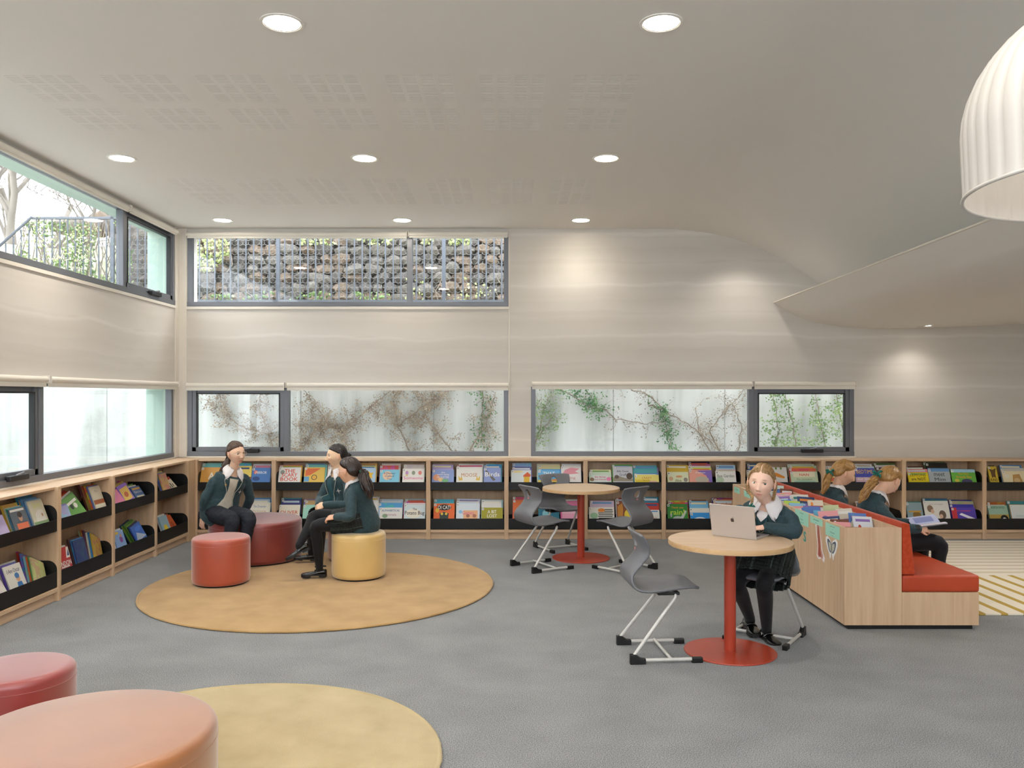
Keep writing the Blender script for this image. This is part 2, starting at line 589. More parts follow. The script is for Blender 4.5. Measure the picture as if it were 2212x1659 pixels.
blind('short cream roller blind at ceiling beside the bare wavy wall', 'x', -1.228, -0.011, 3.650, 0.0)
blind('short cream roller blind over the small opening sash above seated girl with trousers', 'x', -3.93, -2.72, 1.815)
blind('long cream roller blind over dried vine view in middle of back wall', 'x', -2.71, 0.0, 1.815)
blind('long cream roller blind over the green vine window above the cafe table', 'x', 0.265, 2.955, 1.830)
blind('short cream roller blind over the dark opening sash next to bare wall', 'x', 2.965, 4.21, 1.830)
blind('cream roller blind over the tree view window on the left wall', 'y', 3.2, 8.75, 3.655, 0.0)
blind('short cream roller blind at ceiling corner of left wall', 'y', 8.76, 10.02, 3.655, 0.0)
blind('cream roller blind at left picture edge over low side window', 'y', 3.2, 7.20, 1.825)
blind('cream roller blind over pale concrete view of low side window', 'y', 7.21, 10.02, 1.825)

# ---- downlights
def em_build(c, s):
    def f(nt, b):
        b.inputs['Emission Color'].default_value = (*lin(c), 1)
        b.inputs['Emission Strength'].default_value = s
    return f
LENS = mat('lit_diffuser', 'ffffff', 0.5, build=em_build('fff3e0', 5.0))
RING = mat('white_downlight_trim', 'f2efe8', 0.4)
GREYR = mat('grey_reflector', '8d8c88', 0.3, 0.6)
def downlight(label, x, y, z, watt, r=0.098, size=132):
    t = thing('downlight', label, 'downlight', (x, y, z), group='recessed ceiling downlights')
    MB().lathe([(r * 1.22, -0.001), (r * 1.22, -0.006), (r * 1.05, -0.007), (r * 1.03, -0.001)], 40, cap=False).obj('trim_ring', RING, t, smooth=40)
    MB().lathe([(r * 1.03, -0.0065), (r * 0.98, -0.003), (r * 0.98, -0.001)], 40, cap=False).obj('reflector', GREYR, t, smooth=40)
    MB().lathe([(0.001, -0.003), (r * 0.98, -0.003)], 40).obj('diffuser', LENS, t)
    s = spot('downlight_lamp', (0, 0, -0.03), watt, size, 0.9)
    s.parent = t
    return t
gx_ = (-3.32, -1.24, 0.83)
gy_ = (4.55, 7.14, 9.65)
words = {(0, 4.55): 'off picture at left', }
names = {
    (1, 0): 'large bright downlight nearest the top edge, above the rugs', (2, 0): 'large bright downlight at top near the pendant lamp',
    (0, 1): 'downlight over the left bookcases, beside the tree view window', (1, 1): 'downlight in the middle of the slotted ceiling',
    (2, 1): 'glaring downlight at right end of the middle row',
    (0, 2): 'small downlight over the corner window', (1, 2): 'small downlight in front of the barred window mullion', (2, 2): 'small downlight in front of the scalloped wall glow'}
for i, x in enumerate(gx_):
    for j, y in enumerate(gy_):
        if (i, j) in names:
            downlight(names[(i, j)], x, y, ZC, DOWNLIGHT_WATT * (0.30 if j == 2 else 1))
        else:
            spot('downlight_lamp', (x, y, ZC - 0.03), DOWNLIGHT_WATT)
downlight('lone downlight in the low scooped soffit over the right bookcases', 4.87, 9.80, 2.512, DOWNLIGHT_WATT * 0.24, 0.085, 128)
spot('downlight_lamp', (2.80, 9.62, 3.52), DOWNLIGHT_WATT * 0.34, 132, 0.9)
for x in (-3.32, -1.24, 0.83):                # the same grid goes on behind the photographer
    for y in (1.95, -0.6):
        spot('downlight_lamp', (x, y, ZC - 0.03), DOWNLIGHT_WATT)
for y in (7.2, 4.6, 2.0):
    spot('downlight_lamp', (4.9, y, 2.48), DOWNLIGHT_WATT * 1.1)
# ================================================================ outside: retaining wall, vines, railing, stones, trees
rng = random.Random(5)
def conc_build(nt, b):
    n = N(nt, 'TexNoise'); n.inputs['Scale'].default_value = 3.0; n.inputs['Detail'].default_value = 6
    nt.links.new(coords(nt, (1.6, 1, 0.12)), n.inputs['Vector'])
    n2 = N(nt, 'TexNoise'); n2.inputs['Scale'].default_value = 1.5; n2.inputs['Detail'].default_value = 5
    nt.links.new(coords(nt), n2.inputs['Vector'])
    a = N(nt, 'Math', operation='MULTIPLY_ADD'); a.inputs[1].default_value = 0.6
    nt.links.new(n2.outputs[0], a.inputs[0]); nt.links.new(n.outputs[0], a.inputs[2])
    nt.links.new(ramp(nt, a.outputs[0], [(0.5, '92958f'), (0.75, 'bcbeb8'), (1.0, 'd0d1cd')]), b.inputs['Base Color'])
CONC = mat('stained_concrete', rough=0.85, build=conc_build)
RAIL = mat('grey_steel_railing', '5b6068', 0.5, 0.2)
RW = 11.6
tag(MB().box(-13, 9, RW, RW + 0.2, -0.6, 2.93).obj('wall_retaining', CONC), kind='structure')
jm = MB()
for x in (-5.6, -2.9, -1.05, 1.45, 3.0):
    jm.box(x - 0.006, x + 0.006, RW - 0.003, RW, -0.5, 2.93)
tag(jm.obj('trim_8', mat('concrete_joint', '9a9c98', 0.9)), kind='structure')
tag(MB().box(-13, 9, YB + TH, RW, -0.7, -0.6).obj('ground_light_well', CONC), kind='structure')
tag(MB().box(-13, 9, RW + 0.2, 13.6, 2.7, 2.9).obj('ground_terrace', mat('terrace_soil', rough=0.95, build=noise_col('6d6a58', '8b8a6e', nscale=3))), kind='structure')
tag(MB().box(-13, XL - TH, -3, RW, -0.7, -0.6).obj('ground_side_yard', CONC), kind='structure')
tag(MB().box(-7.8, -7.6, -3, RW, -0.7, 4.4).obj('wall_sky_block', CONC), kind='structure')  # unseen wall added to hold sky light off the retaining wall
# pale render lining of the reveals outside the glass
for k, b in enumerate([(XL - TH - 0.002, XL - 0.07, LW_L[1] - 0.006, LW_L[1] - 0.001, LZ0, LZ1), (XL - TH - 0.002, XL - 0.07, LW_U[1] - 0.006, LW_U[1] - 0.001, UZ0, UZ1),
                       (XL - TH - 0.002, XL - 0.07, 3.2, 10.0, UZ1 - 0.006, UZ1 - 0.001), (XL - TH - 0.002, XL - 0.07, 3.2, 10.0, LZ1 - 0.006, LZ1 - 0.001)]):
    tag(MB().box(*b).obj('trim_%d' % (9 + k), CONC_EXT), kind='structure')

# railing along the top of the retaining wall
rt = thing('railing', 'grey steel railing of thin upright bars on the retaining wall', 'railing', (0, 11.72, 2.93))
bar = MB().tube([(0, 0, 0.10), (0, 0, 1.24)], 0.0105, 6).mesh('baluster', smooth=50)
post = MB().box(-0.025, 0.025, -0.02, 0.02, 0, 1.30).mesh('post', bevel=0.003)
px0 = -7.3
k = 0
x = px0
while x < 0.9:
    if abs((x + 3.25) % 2.33) < 0.06 or abs((x + 3.25) % 2.33) > 2.27:
        pass
    else:
        b_o = link('baluster', bar, RAIL, rt)
        b_o.location = (x, 0, 0)
        if x < -6.70:                     # under the sloping stair rail the bars get shorter
            k_ = max(0.12, (1.25 + (x + 6.70) * 0.89)) / 1.25
            b_o.scale = (1, 1, k_)
    x += 0.109
for x in (-5.58, -3.25, -0.92, 1.41):
    link('post', post, RAIL, rt).location = (x, 0, 0)
MB().box(-6.72, 1.5, -0.02, 0.02, 1.24, 1.27).obj('handrail', RAIL, rt)
MB().box(-7.6, 1.5, -0.015, 0.015, 0.08, 0.105).obj('bottom_rail', RAIL, rt)
MB().tube([(-6.70, -0.02, 1.27), (-7.25, -0.02, 0.78), (-7.9, -0.02, 0.2)], 0.02).obj('sloping_stair_rail', RAIL, rt)

# stone wall held by wire netting
gw = struct('wall_stone_gabion')
GY = 13.2
STONE = [mat('basalt_stone_%s' % n, rough=0.9, build=noise_col(a, b, nscale=9, bump=0.5, dist=0.02)) for n, a, b in
         (('grey', '65605a', '8f877d'), ('brown', '675a4d', '947f6c'), ('dark', '4a4643', '736c66'))]
def stone_mesh(seed):
    r = random.Random(seed)
    bm = bmesh.new()
    bmesh.ops.create_icosphere(bm, subdivisions=2, radius=1.0)
    cuts = [(Vector((r.uniform(-1, 1), r.uniform(-1, 1), r.uniform(-1, 1))).normalized(), r.uniform(0.62, 0.9)) for _ in range(9)]
    for v in bm.verts:
        for nrm, d in cuts:
            e = v.co.dot(nrm) - d
            if e > 0: v.co -= nrm * e
    me = bpy.data.meshes.new('stone')
    bm.to_mesh(me); bm.free()
    me.shade_smooth(); me.set_sharp_from_angle(angle=R(24))
    return me
stones = []
for s in range(9):
    me = stone_mesh(s); me.materials.append(STONE[s % 3]); stones.append(me)
z = 3.0
while z < 4.62:
    hh = rng.uniform(0.13, 0.20)
    x = -5.9 + rng.uniform(0, 0.2)
    while x < 0.9:
        ww = rng.uniform(0.17, 0.36)
        o = link('stone', rng.choice(stones), None, gw)
        o.location = (x + ww / 2, GY + rng.uniform(-0.05, 0.03), z + hh / 2 + rng.uniform(-0.02, 0.02))
        o.scale = (ww * 0.61, 0.15, hh * 0.66)
        o.rotation_euler = (rng.uniform(-.2, .2), rng.uniform(-.25, .25), rng.uniform(-.2, .2))
        x += ww
    z += hh * 0.96
MB().box(-6.1, 1.1, GY + 0.02, GY + 0.5, 2.7, 4.7).obj('rubble_core', STONE[2], gw)
wm = MB()
hx = 0.085
nx, nz = 82, 22
for i in range(nx):
    for j in range(nz):
        cx = -5.9 + i * hx + (hx / 2 if j % 2 else 0)
        cz = 3.0 + j * hx * 0.87
        p = [(cx, cz - hx * .29), (cx + hx / 2, cz), (cx, cz + hx * .58 - hx * .29 + hx * 0.0)]
        for (a, b), (c, d) in (((cx, cz), (cx + hx / 2, cz + hx * .25)), ((cx + hx / 2, cz + hx * .25), (cx + hx, cz)), ((cx + hx / 2, cz + hx * .25), (cx + hx / 2, cz + hx * .62))):
            e = Vector((c - a, 0, d - b)).normalized(); q = Vector((-e.z, 0, e.x)) * 0.0015
            A, B = Vector((a, GY - 0.19, b)), Vector((c, GY - 0.19, d))
            wm.add([A - q, B - q, B + q, A + q], [(0, 1, 2, 3)])
tag(wm.obj('wire_netting', mat('galvanised_wire', 'a5a7a4', 0.5, 0.4), gw), kind='stuff')

# leaves and vines
LEAFG = mat('green_ivy_leaf', rough=0.5, build=noise_col('4c6f3a', '93a968', nscale=6))
LEAFY = mat('yellow_green_leaf', rough=0.5, build=noise_col('8a9a58', 'c3c590', nscale=6))
LEAFB = mat('dried_brown_leaf', rough=0.8, build=noise_col('7e6a56', 'b5a48c', nscale=8))
LEAFD = mat('deep_green_leaf', rough=0.5, build=noise_col('2e6238', '5f8f4e', nscale=7))
STEM = mat('grey_brown_stem', rough=0.9, build=noise_col('75695c', 'a3968a', nscale=9))
def leaf(mb, p, s, r):
    n = Vector((r.uniform(-1, 1), r.uniform(-1.6, -.2), r.uniform(-1, 1))).normalized()
    u = n.orthogonal().normalized()
    u = Matrix.Rotation(r.uniform(0, 6.28), 3, n) @ u
    w = n.cross(u)
    p = Vector(p)
    b = n * s * 0.25
    mb.add([p - u * s, p + w * s * .62 + b * .2, p + u * s * 0.9, p - w * s * .62 + b * .2, p + b], [(0, 1, 4), (1, 2, 4), (2, 3, 4), (3, 0, 4)])

def vine(label, stems, leaf_mat, nleaf, ls, spread, green=None, yoff=0.0):
    """stems: list of polylines of (X, Z) on the retaining wall"""
    r = random.Random(label)
    c = stems[0][0]
    t = thing('climbing_vine', label, 'vine', (c[0], RW - 0.045, 0), group='vines on the retaining wall')
    sm, lm = MB(), MB()
    allp = []
    for st in stems:
        pts = []
        for (xa, za), (xb, zb) in zip(st[:-1], st[1:]):
            for k in range(8):
                f = k / 8
                pts.append(Vector((xa + (xb - xa) * f + r.uniform(-.012, .012) - c[0], r.uniform(-.02, 0.0), za + (zb - za) * f + r.uniform(-.012, .012))))
        pts.append(Vector((st[-1][0] - c[0], -0.01, st[-1][1])))
        sm.tube(pts, [0.011 - 0.007 * k / len(pts) for k in range(len(pts))], 5)
        for p in pts:
            if r.random() < 0.75:           # side twig
                d = Vector((r.uniform(-1, 1), r.uniform(-.3, 0), r.uniform(-1, 1))).normalized()
                q = [p + d * l + Vector((r.uniform(-.02, .02), 0, r.uniform(-.02, .02))) for l in (0, .08, .17, spread)]
                sm.tube(q, [0.004, 0.003, 0.0025, 0.0015], 4)
                allp += q[1:]
            allp.append(p)
    for k in range(nleaf):
        p = r.choice(allp) + Vector((r.gauss(0, .035), r.uniform(-.05, .01), r.gauss(0, .035)))
        leaf(lm, p, ls * r.uniform(.6, 1.2), r)
    sm.obj('stem', STEM, t, smooth=60)
    tag(lm.obj('foliage', leaf_mat, t), kind='stuff')
    return t
def wp(px, py, Y=RW):
    p = at(px, py, Y); return (p.x, p.z)
vine('dried brown vine filling the small sash above girl in trousers', [[wp(600, 1000), wp(580, 920), wp(560, 880), wp(575, 820)], [wp(575, 935), wp(530, 925), wp(490, 895), wp(460, 870)], [wp(500, 900), wp(480, 860), wp(470, 830)]], LEAFB, 2300, .0135, .22)
vine('dense dried vine left of centre on the concrete wall', [[wp(760, 1000), wp(740, 930), wp(700, 900), wp(650, 830)], [wp(745, 930), wp(690, 915), wp(640, 920)], [wp(740, 935), wp(790, 890), wp(850, 840)], [wp(700, 905), wp(660, 960), wp(640, 990)]], LEAFB, 4200, .0135, .24)
vine('dried twiggy vine across the middle window right half', [[wp(900, 1000), wp(860, 920), wp(850, 860), wp(880, 820)], [wp(860, 920), wp(910, 880), wp(980, 840)], [wp(1000, 1000), wp(950, 940), wp(920, 900), wp(940, 830)], [wp(1010, 980), wp(1050, 920), wp(1070, 850)]], LEAFB, 4200, .0135, .22)
vine('narrow green strand hanging at right end of middle window', [[wp(1040, 820), wp(1043, 870), wp(1040, 920), wp(1042, 960)]], LEAFD, 170, .02, .05)
vine('olive leafy twigs at left edge of the cafe table window', [[wp(1140, 1000), wp(1165, 930), wp(1180, 870), wp(1200, 835)], [wp(1150, 960), wp(1185, 915), wp(1200, 890)], [wp(1140, 900), wp(1170, 860)]], LEAFG, 700, .015, .16)
vine('deep green leafy runner arching at top of cafe table window', [[wp(1200, 838), wp(1225, 848), wp(1260, 870), wp(1280, 882), wp(1305, 880)], [wp(1262, 835), wp(1278, 860), wp(1285, 880)]], LEAFD, 420, .019, .06)
vine('bare stem vine with bright green trailing strand', [[wp(1395, 850), wp(1440, 890), wp(1490, 920), wp(1530, 950), wp(1560, 985)], [wp(1300, 880), wp(1330, 905), wp(1390, 915), wp(1440, 908)], [wp(1395, 850), wp(1340, 835), wp(1310, 830)]], STEM, 300, .016, .16)
vine('bright green leaf strand drooping beside the bare stem', [[wp(1402, 875), wp(1430, 885), wp(1436, 910), wp(1440, 940), wp(1450, 970)]], LEAFD, 320, .019, .05)
vine('pale twiggy vine rising near the window mullion', [[wp(1560, 990), wp(1530, 930), wp(1560, 890), wp(1600, 850)], [wp(1590, 990), wp(1600, 920), wp(1580, 870)], [wp(1540, 985), wp(1510, 940), wp(1500, 880)]], LEAFB, 1000, .012, .2)
vine('leafy vine curtain behind the dark opening sash', [[wp(1660, 1000), wp(1680, 930), wp(1665, 840)], [wp(1720, 1000), wp(1710, 920), wp(1690, 840)], [wp(1790, 1000), wp(1770, 920), wp(1755, 840)], [wp(1830, 1000), wp(1815, 910), wp(1800, 840)]], LEAFG, 1500, .02, .24)

# ivy swallowing the end of the railing, weeds among the stones
def ivy(name, label, x0, x1, z0, z1, Y, n, s, m, dens=None, group=None):
    r = random.Random(label)
    lm, sm = MB(), MB()
    t = thing(name, label, 'ivy', ((x0 + x1) / 2, Y, z0), group=group)
    for k in range(n):
        x = r.uniform(x0, x1); z = r.uniform(z0, z1)
        if noise.noise(Vector((x * 2.2, z * 2.2, n))) < -0.08: continue
        leaf(lm, (x - (x0 + x1) / 2, r.gauss(0, .05), z - z0), s * r.uniform(.6, 1.3), r)
    for k in range(max(4, n // 90)):
        x = r.uniform(x0, x1) - (x0 + x1) / 2
        q = [Vector((x, 0, 0))]
        for j in range(6): q.append(q[-1] + Vector((r.uniform(-.1, .1), r.uniform(-.02, .02), (z1 - z0) / 6)))
        sm.tube(q, 0.006, 4)
    sm.obj('stem', STEM, t)
    tag(lm.obj('foliage', m, t), kind='stuff')
    return t
ivy('climbing_ivy', 'bright green ivy smothering the railing outside the high side window', -7.0, -5.35, 2.95, 4.15, 11.80, 3600, .024, LEAFG)
ivy('climbing_ivy', 'yellowish ivy mixed into the green railing ivy', -6.9, -5.4, 3.1, 4.2, 11.76, 1300, .022, LEAFY)
ivy('climbing_ivy', 'yellow green ivy hanging over the top of the stone wall', -3.2, -0.6, 4.0, 4.6, 12.76, 1300, .035, LEAFY)
ivy('climbing_ivy', 'ivy tuft on the stones near the window corner', -5.0, -4.3, 3.6, 4.2, 12.84, 380, .035, LEAFY)
ivy('climbing_ivy', 'low green weeds at the foot of the stone wall', -4.9, -1.5, 2.905, 3.25, 12.6, 600, .035, LEAFG)
ivy('climbing_ivy', 'thin trailing weed on the right part of stone wall', -1.6, -0.2, 2.9, 3.5, 12.84, 240, .03, LEAFY)

# bank with boulders and bare trees beyond the side window
bank = MB()
rows = []
for i in range(15):
    yy = 11.9 + i * 0.8
    rows.append([(x, yy, 2.9 + min(1.5, max(0, (yy - 12.6) * 0.75)) + 0.12 * noise.noise(Vector((x * .8, yy * .8, 0)))) for x in [-26 + 1.2 * k for k in range(18)]])
bank.grid(rows)
tag(bank.obj('ground_bank', mat('grassy_bank', rough=0.95, build=noise_col('7c7d62', 'a8a890', nscale=2)), smooth=60), kind='structure')
for k, (px_, py_, w_) in enumerate([(172, 490, .42), (206, 494, .42), (240, 488, .40), (136, 486, .40), (223, 478, .2)]):
    p = at(px_, py_, 13.1)
    o = link('boulder', stones[k], None)
    o.location = p; o.scale = (w_ * .5, .3, .16)
    tag(o, ['rounded brown boulder on the bank above the ivy', 'large flat boulder in the middle of the bank', 'boulder beside the reveal at the window mullion', 'small boulder next to the tree foot', 'low boulder just over the ivy top'][k], 'boulder', 'boulders on the bank')
BARK = mat('pale_bark', rough=0.95, build=noise_col('5d564f', '827a71', nscale=4, scale=(1, 1, .2)))
def tree(label, base, h, r0, lean, seed, forks=2):
    r = random.Random(seed)
    t = thing('bare_tree', label, 'tree', base, group='bare trees on the bank')
    tm, bm_ = MB(), MB()
    def grow(p, d, L, rad, lvl, mb):
        pts = [p]; q = p.copy(); dd = d.copy()
        n = 6 if lvl < 2 else 4
        for k in range(n):
            dd = (dd + Vector((r.uniform(-.18, .18), r.uniform(-.18, .18), r.uniform(-.08, .12)))).normalized()
            q = q + dd * L / n; pts.append(q.copy())
        mb.tube(pts, [rad * (1 - .45 * k / n) for k in range(n + 1)], 7 if lvl < 2 else 4)
        if lvl < 5:
            for c in range(3 if lvl else forks + 1):
                k = r.randint(2, n)
                a = Vector((r.uniform(-1, 1), r.uniform(-1, 1), r.uniform(-.1, .7))).normalized()
                grow(pts[k], (dd * .55 + a * .75).normalized(), L * r.uniform(.5, .75), max(rad * .48, .008), lvl + 1, bm_)
    for f in range(forks):
        grow(Vector((f * r0 * .8, 0, -0.3)), Vector((lean + f * .22, 0, 1)).normalized(), h, r0 * (1 - .25 * f), 0, tm)
    tm.obj('trunk', BARK, t, smooth=70)
    tag(bm_.obj('branches', BARK, t, smooth=70), kind='stuff')
tree('thick forked bare tree at left edge of the high side window', (-9.6, 15.5, 4.1), 2.5, .115, -.10, 3)
tree('slim bare tree in the middle of the high side window', (-8.05, 15.8, 4.2), 1.9, .05, .1, 8, 2)
tree('stout ivy wrapped bare tree near the window mullion', (-7.0, 15.2, 4.1), 2.2, .10, -.12, 12, 2)
tree('distant bare tree behind the others', (-12.5, 21, 4.2), 3.0, .12, .1, 21, 2)
# ================================================================ bookcases
TRAYS = ((0.573, 0.670, 0.345), (0.118, 0.242, 0.0))   # floor z, lip z
BH = 0.9355
HARD = mat('shelf_pin', 'c9c9c9', 0.4, 0.8)
def tray(parent, w, zf, zl, dep):
    """black steel tray: front lip, floor, back and two round shouldered cheeks, local x across, y to the back"""
    m = MB()
    t = 0.003
    m.box(-w / 2, w / 2, 0, t, zf, zl)
    m.box(-w / 2, w / 2, 0, dep, zf, zf + t)
    m.box(-w / 2, w / 2, dep - t, dep, zf, zf + 0.13)
    o = m.obj('tray', BLACK, parent, bevel=0.001, seg=1)
    ch = zf + 0.215
    r = 0.075
    prof = [(0, zf), (dep, zf), (dep, ch)] + [(r + r * math.cos(R(90 + 90 * k / 8)), ch - r + r * math.sin(R(90 + 90 * k / 8))) for k in range(9)]
    for s in (-1, 1):
        M = Matrix(((0, 0, 1, s * (w / 2 - 0.0015) - 0.0015), (1, 0, 0, 0), (0, 1, 0, 0), (0, 0, 0, 1)))
        MB().prism(prof, 0.003, M).obj('cheek', BLACK, o)
    return o

def bookcase(label, x0, x1, dep, loc, rz, group):
    """open bay, front at local y = 0, from x0 to x1"""
    t = thing('bookcase', label, 'bookcase', loc, rz, group)
    p = 0.0245
    for a in (x0, x1 - p):
        MB().box(a, a + p, 0, dep, 0, BH).obj('side_panel', WOOD, t, bevel=0.0015, seg=1)
    a, b = x0 + p, x1 - p
    MB().box(a, b, 0.03, dep, BH - 0.022, BH - 0.0005).obj('top_board', WOODX, t, bevel=0.0015, seg=1)
    MB().box(a, b, 0.002, dep, 0.078, 0.111).obj('bottom_board', WOODX, t, bevel=0.0015, seg=1)
    MB().box(a, b, 0.03, 0.048, 0, 0.078).obj('plinth', WOODX, t)
    MB().box(a, b, dep - 0.012, dep, 0.11, BH - 0.02).obj('back_panel', WOOD, t)
    for zf, zl, _ in TRAYS:
        tray(t, b - a - 0.004, zf, zl, dep - 0.03).location = ((a + b) / 2, 0.008, 0)
    pm_ = MB()
    for z in (0.566, 0.112):
        for xx in (a + .004, b - .004):
            pm_.box(xx - 0.004, xx + 0.004, 0.012, 0.02, z - 0.004, z)
    pm_.obj('shelf_pin', HARD, t)
    return t

YFB = 9.79            # front of the back bookcases
XFL = -3.70           # front of the left bookcases
DIV = [(px - 1100) * YFB / 1800 for px in (422, 591, 758, 925, 1094, 1265, 1434, 1605.5, 1779, 1953, 2127, 2301)]
ORD = ['first', 'second', 'third', 'fourth', 'fifth', 'sixth', 'seventh', 'eighth', 'ninth', 'tenth', 'eleventh']
NB = len(DIV) - 1
for i in range(NB):
    bookcase('oak bookcase bay with black trays, %s along the back wall from the corner' % ORD[i], DIV[i], DIV[i + 1], YB - YFB - 0.02, (0, YFB, 0), 0, 'back wall bookcase bays')
LDIV = [9.64, 8.74, 7.80, 6.86, 5.92]
for i in range(4):
    w = LDIV[i] - LDIV[i + 1]
    bookcase('oak bookcase bay with black trays, %s along the left wall from the corner' % ORD[i], -w / 2, w / 2, XFL - XL - 0.02, (XFL, (LDIV[i] + LDIV[i + 1]) / 2, 0), R(90), 'left wall bookcase bays')
cf = MB()
cf.add([(XFL, 9.64, 0), (DIV[0], YFB, 0), (DIV[0], YB - 0.02, 0), (XL + 0.02, YB - 0.02, 0), (XL + 0.02, 9.64, 0)] + [(XFL, 9.64, BH), (DIV[0], YFB, BH), (DIV[0], YB - 0.02, BH), (XL + 0.02, YB - 0.02, BH), (XL + 0.02, 9.64, BH)],
       [(4, 3, 2, 1, 0), (5, 6, 7, 8, 9), (0, 1, 6, 5), (1, 2, 7, 6), (2, 3, 8, 7), (3, 4, 9, 8), (4, 0, 5, 9)])
tag(cf.obj('corner_filler_cabinet', WOOD), 'plain oak corner filler where the two bookcase rows meet', 'cabinet')

# ================================================================ rugs
def pile(c1, c2):
    def f(nt, b):
        n = N(nt, 'TexNoise'); n.inputs['Scale'].default_value = 4; n.inputs['Detail'].default_value = 8
        nt.links.new(coords(nt), n.inputs['Vector'])
        nt.links.new(ramp(nt, n.outputs[0], [(0.3, c1), (0.7, c2)]), b.inputs['Base Color'])
        n2 = N(nt, 'TexNoise'); n2.inputs['Scale'].default_value = 180
        nt.links.new(coords(nt), n2.inputs['Vector'])
        bp = N(nt, 'Bump'); bp.inputs['Strength'].default_value = 0.4; bp.inputs['Distance'].default_value = 0.005
        nt.links.new(n2.outputs[0], bp.inputs['Height']); nt.links.new(bp.outputs[0], b.inputs['Normal'])
    return f
def round_rug(label, x, y, r, m):
    t = thing('round_rug', label, 'rug', (x, y, 0))
    MB().lathe([(0.01, 0.0005), (r - 0.012, 0.0005), (r - 0.012, 0.012), (r - 0.03, 0.015), (0.01, 0.015)], 128).obj('pile', m, t, smooth=40)
    pts = []
    mb = MB()
    n = 260
    rr = random.Random(label)
    ring = [[(( r - 0.012 + math.cos(a) * (0.011 + rr.uniform(0, .004))) * math.cos(2 * math.pi * k / n), (r - 0.012 + math.cos(a) * (0.011 + rr.uniform(0, .004))) * math.sin(2 * math.pi * k / n), 0.009 + math.sin(a) * 0.0085) for a in [2 * math.pi * j / 8 for j in range(8)]] for k in range(n)]
    mb.loft(ring, cap=False, closed=True)
    mb.obj('whipped_edge', m, t, smooth=60)
    return t
round_rug('large round mustard rug under the group of poufs', -1.66, 7.41, 1.517, mat('mustard_wool', rough=0.95, spec=0.15, sheen=0.2, build=pile('a38253', 'b59464')))
round_rug('round pale straw rug in the foreground', -1.34, 3.81, 1.03, mat('straw_wool', rough=0.95, spec=0.15, sheen=0.2, build=pile('aa976f', 'b9a780')))
def stripe_build(nt, b):
    t = N(nt, 'TexCoord'); sp = N(nt, 'SeparateXYZ'); nt.links.new(t.outputs['Object'], sp.inputs[0])
    def st(axis, period, width, off, c1, c2):
        d = N(nt, 'Math', operation='MULTIPLY_ADD'); d.inputs[1].default_value = 1 / period; d.inputs[2].default_value = off
        nt.links.new(sp.outputs[axis], d.inputs[0])
        f = N(nt, 'Math', operation='FRACT'); nt.links.new(d.outputs[0], f.inputs[0])
        return ramp(nt, f.outputs[0], [(0, c1), (width, c1), (width + 0.02, c2), (1, c2)])
    a = st(0, 0.172, 0.3, 0.1, 'b89b52', 'e4dccb')
    c = st(1, 0.16, 0.45, 0.0, 'd3c7b2', 'e6dfd2')
    g = N(nt, 'Math', operation='GREATER_THAN'); g.inputs[1].default_value = 7.75; nt.links.new(sp.outputs[1], g.inputs[0])
    mx = N(nt, 'MixRGB'); nt.links.new(g.outputs[0], mx.inputs[0]); nt.links.new(a, mx.inputs[1]); nt.links.new(c, mx.inputs[2])
    nt.links.new(mx.outputs[0], b.inputs['Base Color'])
sr = MB().box(3.60, 6.9, 6.38, 9.62, 0.0005, 0.016).obj('striped_rug', mat('cream_gold_striped_wool', rough=0.95, spec=0.15, build=stripe_build), bevel=0.005)
tag(sr, 'cream rug with gold stripes beyond the red bench', 'rug')

# ================================================================ poufs
def leather_build(c1, c2):
    f0 = noise_col(c1, c2, nscale=2.5, bump=0.10, bscale=90, dist=0.003)
    def f(nt, b):
        f0(nt, b)
        b.inputs['Coat Roughness'].default_value = 0.38
        b.inputs['Sheen Roughness'].default_value = 0.45
    return f
def leather(name, c1, c2):
    return mat(name, rough=0.45, spec=0.6, coat=0.8, sheen=0.5, build=leather_build(c1, c2))
def pouf(label, x, y, r, m, seam_deg, z0=0.0005, h=0.42):
    t = thing('pouf', label, 'pouf', (x, y, z0), R(seam_deg), 'upholstered poufs')
    e = 0.035
    prof = [(r - 0.02, 0.012), (r - 0.008, 0.018), (r, 0.05)] + [(r, h - 0.075)] + [(r - e + e * math.cos(R(a)), h - e - 0.004 + e * math.sin(R(a))) for a in range(0, 91, 15)] + [(r * 0.6, h), (0.02, h)]
    prof = [(0.02, 0.012)] + prof
    MB().lathe(prof, 96).obj('upholstery', m, t, smooth=50)
    MB().lathe([(r - 0.03, 0.0), (r - 0.025, 0.014)], 64).obj('glide_base', BLACK, t)
    zz = h - 0.062
    MB().loft([[((r + 0.0015 * math.cos(b)) * math.cos(2 * math.pi * k / 96), (r + 0.0015 * math.cos(b)) * math.sin(2 * math.pi * k / 96), zz + 0.0015 * math.sin(b)) for b in (0, 1.57, 3.14, 4.71)] for k in range(96)], cap=False, closed=True).obj('top_seam', m, t)
    MB().tube([(r + 0.0005, 0, z) for z in (0.03, 0.15, 0.27, zz)], 0.0016, 5).obj('side_seam', m, t)
    return t
RZ = 0.0155
pouf('small orange red pouf in front of the dark red one', -2.575, 7.45, 0.25, leather('orange_red_leather', 'a84228', 'b64c30'), 60, RZ)
pouf('wide dark red pouf on which girl in trousers sits', -2.60, 8.55, 0.46, leather('dark_red_leather', '7d2522', '8e2c27'), -60, RZ)
pouf('small butter yellow pouf with a girl in a skirt on it', -1.39, 7.70, 0.247, leather('butter_leather', 'd3b06a', 'dfbd79'), 30, RZ)
pouf('small dusty pink pouf half hidden behind the yellow one', -1.60, 8.52, 0.25, leather('dusty_pink_leather', 'c08f7c', 'cb9c88'), 30, RZ)
pouf('dark red pouf cut off at the left picture edge', -2.305, 3.90, 0.25, leather('wine_red_leather', '8a2826', '96302b'), 40, 0.0)
